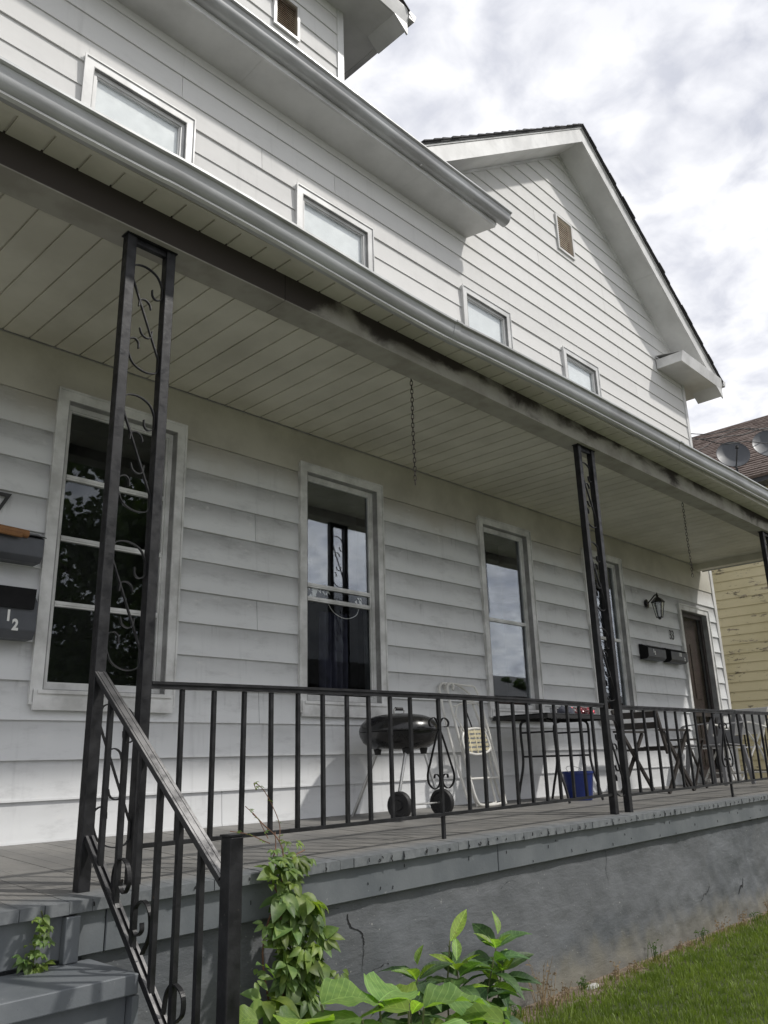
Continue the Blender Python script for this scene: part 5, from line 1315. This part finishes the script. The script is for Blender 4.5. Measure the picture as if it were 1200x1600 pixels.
# broad lime leaves in the foreground
BL = [leaf_mesh('broad_leaf', .19, .165, .20, .60, 14, 'leaf_lime', .40, .035), leaf_mesh('broad_leaf', .17, .15, .28, .35, 14, 'leaf_lime', .38, .045), leaf_mesh('broad_leaf', .20, .14, .12, .95, 14, 'leaf_lime', .42, .03)]
t = thing('broadleaf_plant', 'broad lime green leaves filling the bottom edge in front of the shrub', 'plant', (1.85, -.82, GZ)); Bv = Vector((1.85, -.82, GZ))
for (x, y, z, a, el, s) in ((1.62, -.84, -.285, 2.7, .10, 1.0), (1.52, -.80, -.268, .6, .08, 1.0), (1.68, -.78, -.255, -.3, .12, .95), (1.78, -.86, -.285, 1.9, .06, 1.05), (1.84, -.80, -.275, .35, .05, 1.0), (1.70, -.90, -.32, 3.6, .0, .95), (2.05, -.82, -.285, -.5, .12, 1.1), (2.20, -.80, -.335, .3, .10, 1.1), (1.92, -.95, -.36, -1.2, -.05, 1.1), (2.28, -.78, -.375, .1, .1, .95), (1.98, -.70, -.27, 1.4, .2, .75), (1.58, -.95, -.38, -2.5, -.1, 1.0), (2.05, -1.0, -.39, -.9, -.1, 1.0), (2.14, -.9, -.33, 2.0, .1, 1.05)):
    z -= .045 if x > 1.95 else -.005; d = Vector((math.cos(a)*math.cos(el), math.sin(a)*math.cos(el), math.sin(el))); p0 = Vector((x, y, z))-d*.06
    place_leaf(BL[rnd.randrange(3)], t, p0-Bv, d, (rnd.gauss(0, .12), rnd.gauss(-.12, .10), 1), s*1.12)
    mb = MB(); mb.tube(spline([(rnd.gauss(0, .02), rnd.gauss(0, .02), 0), ((p0.x-Bv.x)*.5, (p0.y-Bv.y)*.5, .3), tuple(p0-Bv)]), .0035, 6); mb.build('stem', 'stem', t, smooth=True)
# round leaf beside the newel foot
t = thing('broadleaf_plant', 'round leaf plant at the foot of the creeper beside the newel post', 'plant', (2.02, .02, GZ))
for (x, z, a, s) in ((.0, .42, 2.6, .66), (.10, .40, .2, .5), (-.03, .34, 3.4, .55), (.08, .33, -.6, .55)):
    d = Vector((math.cos(a), math.sin(a)-.2, .15)); place_leaf(BL[0], t, (x, 0, z), d, (0, -.6, .8), s)
    mb = MB(); mb.tube([(0, 0, 0), (x*.5, 0, z*.6), (x, 0, z)], .003, 6); mb.build('stem', 'stem', t)
# weeds along the foundation
def weed(x, y, h, n_, mat, label):
    mb = MB()
    for i in range(n_):
        a = rnd.uniform(0, 2*PI); l = rnd.uniform(.5, 1)*h; q = Vector((rnd.gauss(0, .02), rnd.gauss(0, .02), 0)); d = Vector((math.cos(a)*.35*l, math.sin(a)*.25*l, l))
        mb.tube([q, q+d*.5+Vector((0, 0, l*.05)), q+d], [.0022, .0016, .0006], 4)
        for j in range(5):
            c = q+d*rnd.uniform(.4, 1); e = Vector((rnd.gauss(0, 1), rnd.gauss(0, 1), rnd.gauss(0, .6)))*.010; mb.add([c, c+e, c+e*.5+Vector((0, 0, .008))], [(0, 1, 2)])
    return mb, (x, y)
WEEDS = MB(); WGREEN = MB()
def sow(x, y, h, n_, mat):
    m_, (a, b) = weed(x, y, h, n_, mat, ''); (WEEDS if mat == 'dry' else WGREEN).add([(p[0]+a, p[1]+b, p[2]+GZ) for p in m_.v], m_.f)
for i in range(26):
    x = 3.8+i*.27+rnd.uniform(-.12, .12); sow(x, .27-rnd.random()*.06, rnd.uniform(.05, .15), 9, 'dry' if i % 3 else 'leaf_shrub')
sow(4.1, .25, .25, 16, 'dry')
tag(WEEDS.build('dry_weeds', 'dry', fix=False), 'dry brown weeds along the foot of the stucco wall', 'weeds', kind='stuff')
tag(WGREEN.build('green_weeds', 'leaf_shrub', fix=False), 'small green weeds sprouting between the dry ones by the stucco wall', 'weeds', kind='stuff')
for (x, w_) in ((4.62, .065),):
    mb = MB(); mb.lathe([(0, 0), (w_, .0), (w_*.7, .014), (0, .018)], n=9, sy=.4); mb.v = [(a*(1+.3*mnoise.noise(Vector((a*30, b*30, 1)))), b, c) for a, b, c in mb.v]
    o = mb.build('concrete_crumb', 'concrete'); o.location = (x, .25, GZ+.001); tag(o, 'pale broken concrete crumb in the dirt at the foot of the wall', 'rubble')
# grass
import numpy as np
rg = np.random.default_rng(5); nbld = 150000
u1 = rg.random(nbld); gx_ = 2.9+u1**1.35*9.4; gy_ = .27-rg.random(nbld)**1.1*3.7
keep = gy_ > .1-(gx_-2.4)*1.15
gx_, gy_ = gx_[keep], gy_[keep]; n_ = len(gx_)
tuft = rg.integers(0, 5200, n_); tcx = rg.normal(0, .03, n_); sel = rg.random(n_) < .45
gx_[sel] = np.round(gx_[sel]*9)/9+np.sin(np.round(gx_[sel]*9)*12.9+np.round(gy_[sel]*9)*7.1)*.05+tcx[sel]; gy_[sel] = np.minimum(.26, np.round(gy_[sel]*9)/9+np.cos(np.round(gx_[sel]*9)*3.9+np.round(gy_[sel]*9)*17.1)*.05+rg.normal(0, .03, n_)[sel])
bare = (gy_ > .14) & (rg.random(n_) < np.where(gx_ < 5.2, .6, .25)); gx_, gy_ = gx_[~bare], gy_[~bare]; n_ = len(gx_)
clump = .6+.5*np.sin(gx_*7.1+np.sin(gy_*5)*2)*np.sin(gy_*8.3+gx_*2.2)
h = (.018+.022*rg.random(n_))*(.75+.45*clump); wd = .0022+.0018*rg.random(n_); ang = rg.random(n_)*2*np.pi; la = rg.random(n_)*2*np.pi; ln = .6*rg.random(n_)*h
V = np.zeros((n_, 5, 3)); dx, dy = np.cos(ang)*wd, np.sin(ang)*wd
V[:, 0] = np.stack([gx_-dx, gy_-dy, np.full(n_, GZ)], 1); V[:, 1] = np.stack([gx_+dx, gy_+dy, np.full(n_, GZ)], 1)
mx, my = gx_+np.cos(la)*ln*.35, gy_+np.sin(la)*ln*.35
V[:, 2] = np.stack([mx+dx*.8, my+dy*.8, GZ+h*.6], 1); V[:, 3] = np.stack([mx-dx*.8, my-dy*.8, GZ+h*.6], 1)
V[:, 4] = np.stack([gx_+np.cos(la)*ln, gy_+np.sin(la)*ln, GZ+h], 1)
me = bpy.data.meshes.new('grass'); nv = n_*5; me.vertices.add(nv); me.vertices.foreach_set('co', V.reshape(-1))
li = np.empty((n_, 7), dtype=np.int32); b0 = np.arange(n_)*5
for c_, o_ in enumerate((0, 1, 2, 3, 3, 2, 4)): li[:, c_] = b0+o_
me.loops.add(n_*7); me.loops.foreach_set('vertex_index', li.reshape(-1))
me.polygons.add(n_*2); ls = np.empty((n_, 2), dtype=np.int32); ls[:, 0] = np.arange(n_)*7; ls[:, 1] = ls[:, 0]+4
me.polygons.foreach_set('loop_start', ls.reshape(-1))
lt = np.tile(np.array([4, 3], dtype=np.int32), n_)
try: me.polygons.foreach_set('loop_total', lt)
except Exception: pass
me.update(calc_edges=True); me.validate()
tag(link('grass', me, 'grass'), 'mown green grass in front of the stucco base, browner by the wall', 'grass', kind='stuff')

# ------------------------------------------------------------------ across the street (seen only in the panes)
def tree(x, y, h, r, label, seed):
    rr = random.Random(seed); t = thing('street_tree', label, 'tree', (x, y, GZ))
    mb = MB(); mb.tube(spline([(0, 0, -.1), (.05, 0, h*.25), (-.05, .05, h*.5), (0, 0, h*.8)]), [.26-.009*i for i in range(19)], 10); mb.build('trunk', 'bark', t, smooth=True)
    for i in range(7):
        a = i*2.4; z = h*(.3+.06*i); mb = MB(); mb.tube([(0, 0, z), (math.cos(a)*r*.45, math.sin(a)*r*.45, z+h*.12), (math.cos(a)*r*.8, math.sin(a)*r*.8, z+h*.2)], [.09, .05, .02], 7); mb.build('limb', 'bark', t)
    mb = MB(); cl = [(Vector((rr.gauss(0, r*.48), rr.gauss(0, r*.48), h*.52+rr.gauss(0, h*.19))), rr.uniform(.25, .5)*r*.55) for _ in range(46)]
    for c, s in cl:
        for _ in range(420):
            d = Vector((rr.gauss(0, 1), rr.gauss(0, 1), rr.gauss(0, .8))).normalized()*s*rr.random()**.4; p = c+d; e = Vector((rr.gauss(0, 1), rr.gauss(0, 1), rr.gauss(0, 1))).normalized()*.10; g = e.orthogonal().normalized()*.07
            mb.add([p-e, p+g, p+e, p-g], [(0, 1, 2, 3)])
    mb.build('crown', 'leaf_tree', t, fix=False); return t
tree(9.3, -12.2, 9.8, 4.0, 'large leafy street tree across the road, reflected in the first window', 3)
tree(33.5, -17.0, 4.6, 1.5, 'smaller tree across the road reflected low in the third window', 4)
ns = thing('house', 'low dark brick house across the road, reflected in the window bottoms', 'house', (33, -19, GZ))
mb = MB(); mb.box(-14, 10, -4, 3, 0, 3.9); mb.build('wall', 'brick_far', ns)
mb = MB(); mb.prism_x([(-4.4, 3.9), (3.4, 3.9), (-.5, 5.4)], -14.4, 10.4); mb.build('roof', 'shingle_dark', ns)
for x in (-11, -6, -1, 4):
    mb = MB(); frame_box(mb, x, x+1.2, 1.3, 2.8, .08, 3.0, 3.05); f_ = mb.build('window', 'trim_up', ns); mb = MB(); mb.box(x+.08, x+1.12, 3.01, 3.02, 1.38, 2.72); mb.build('pane', 'black', f_)
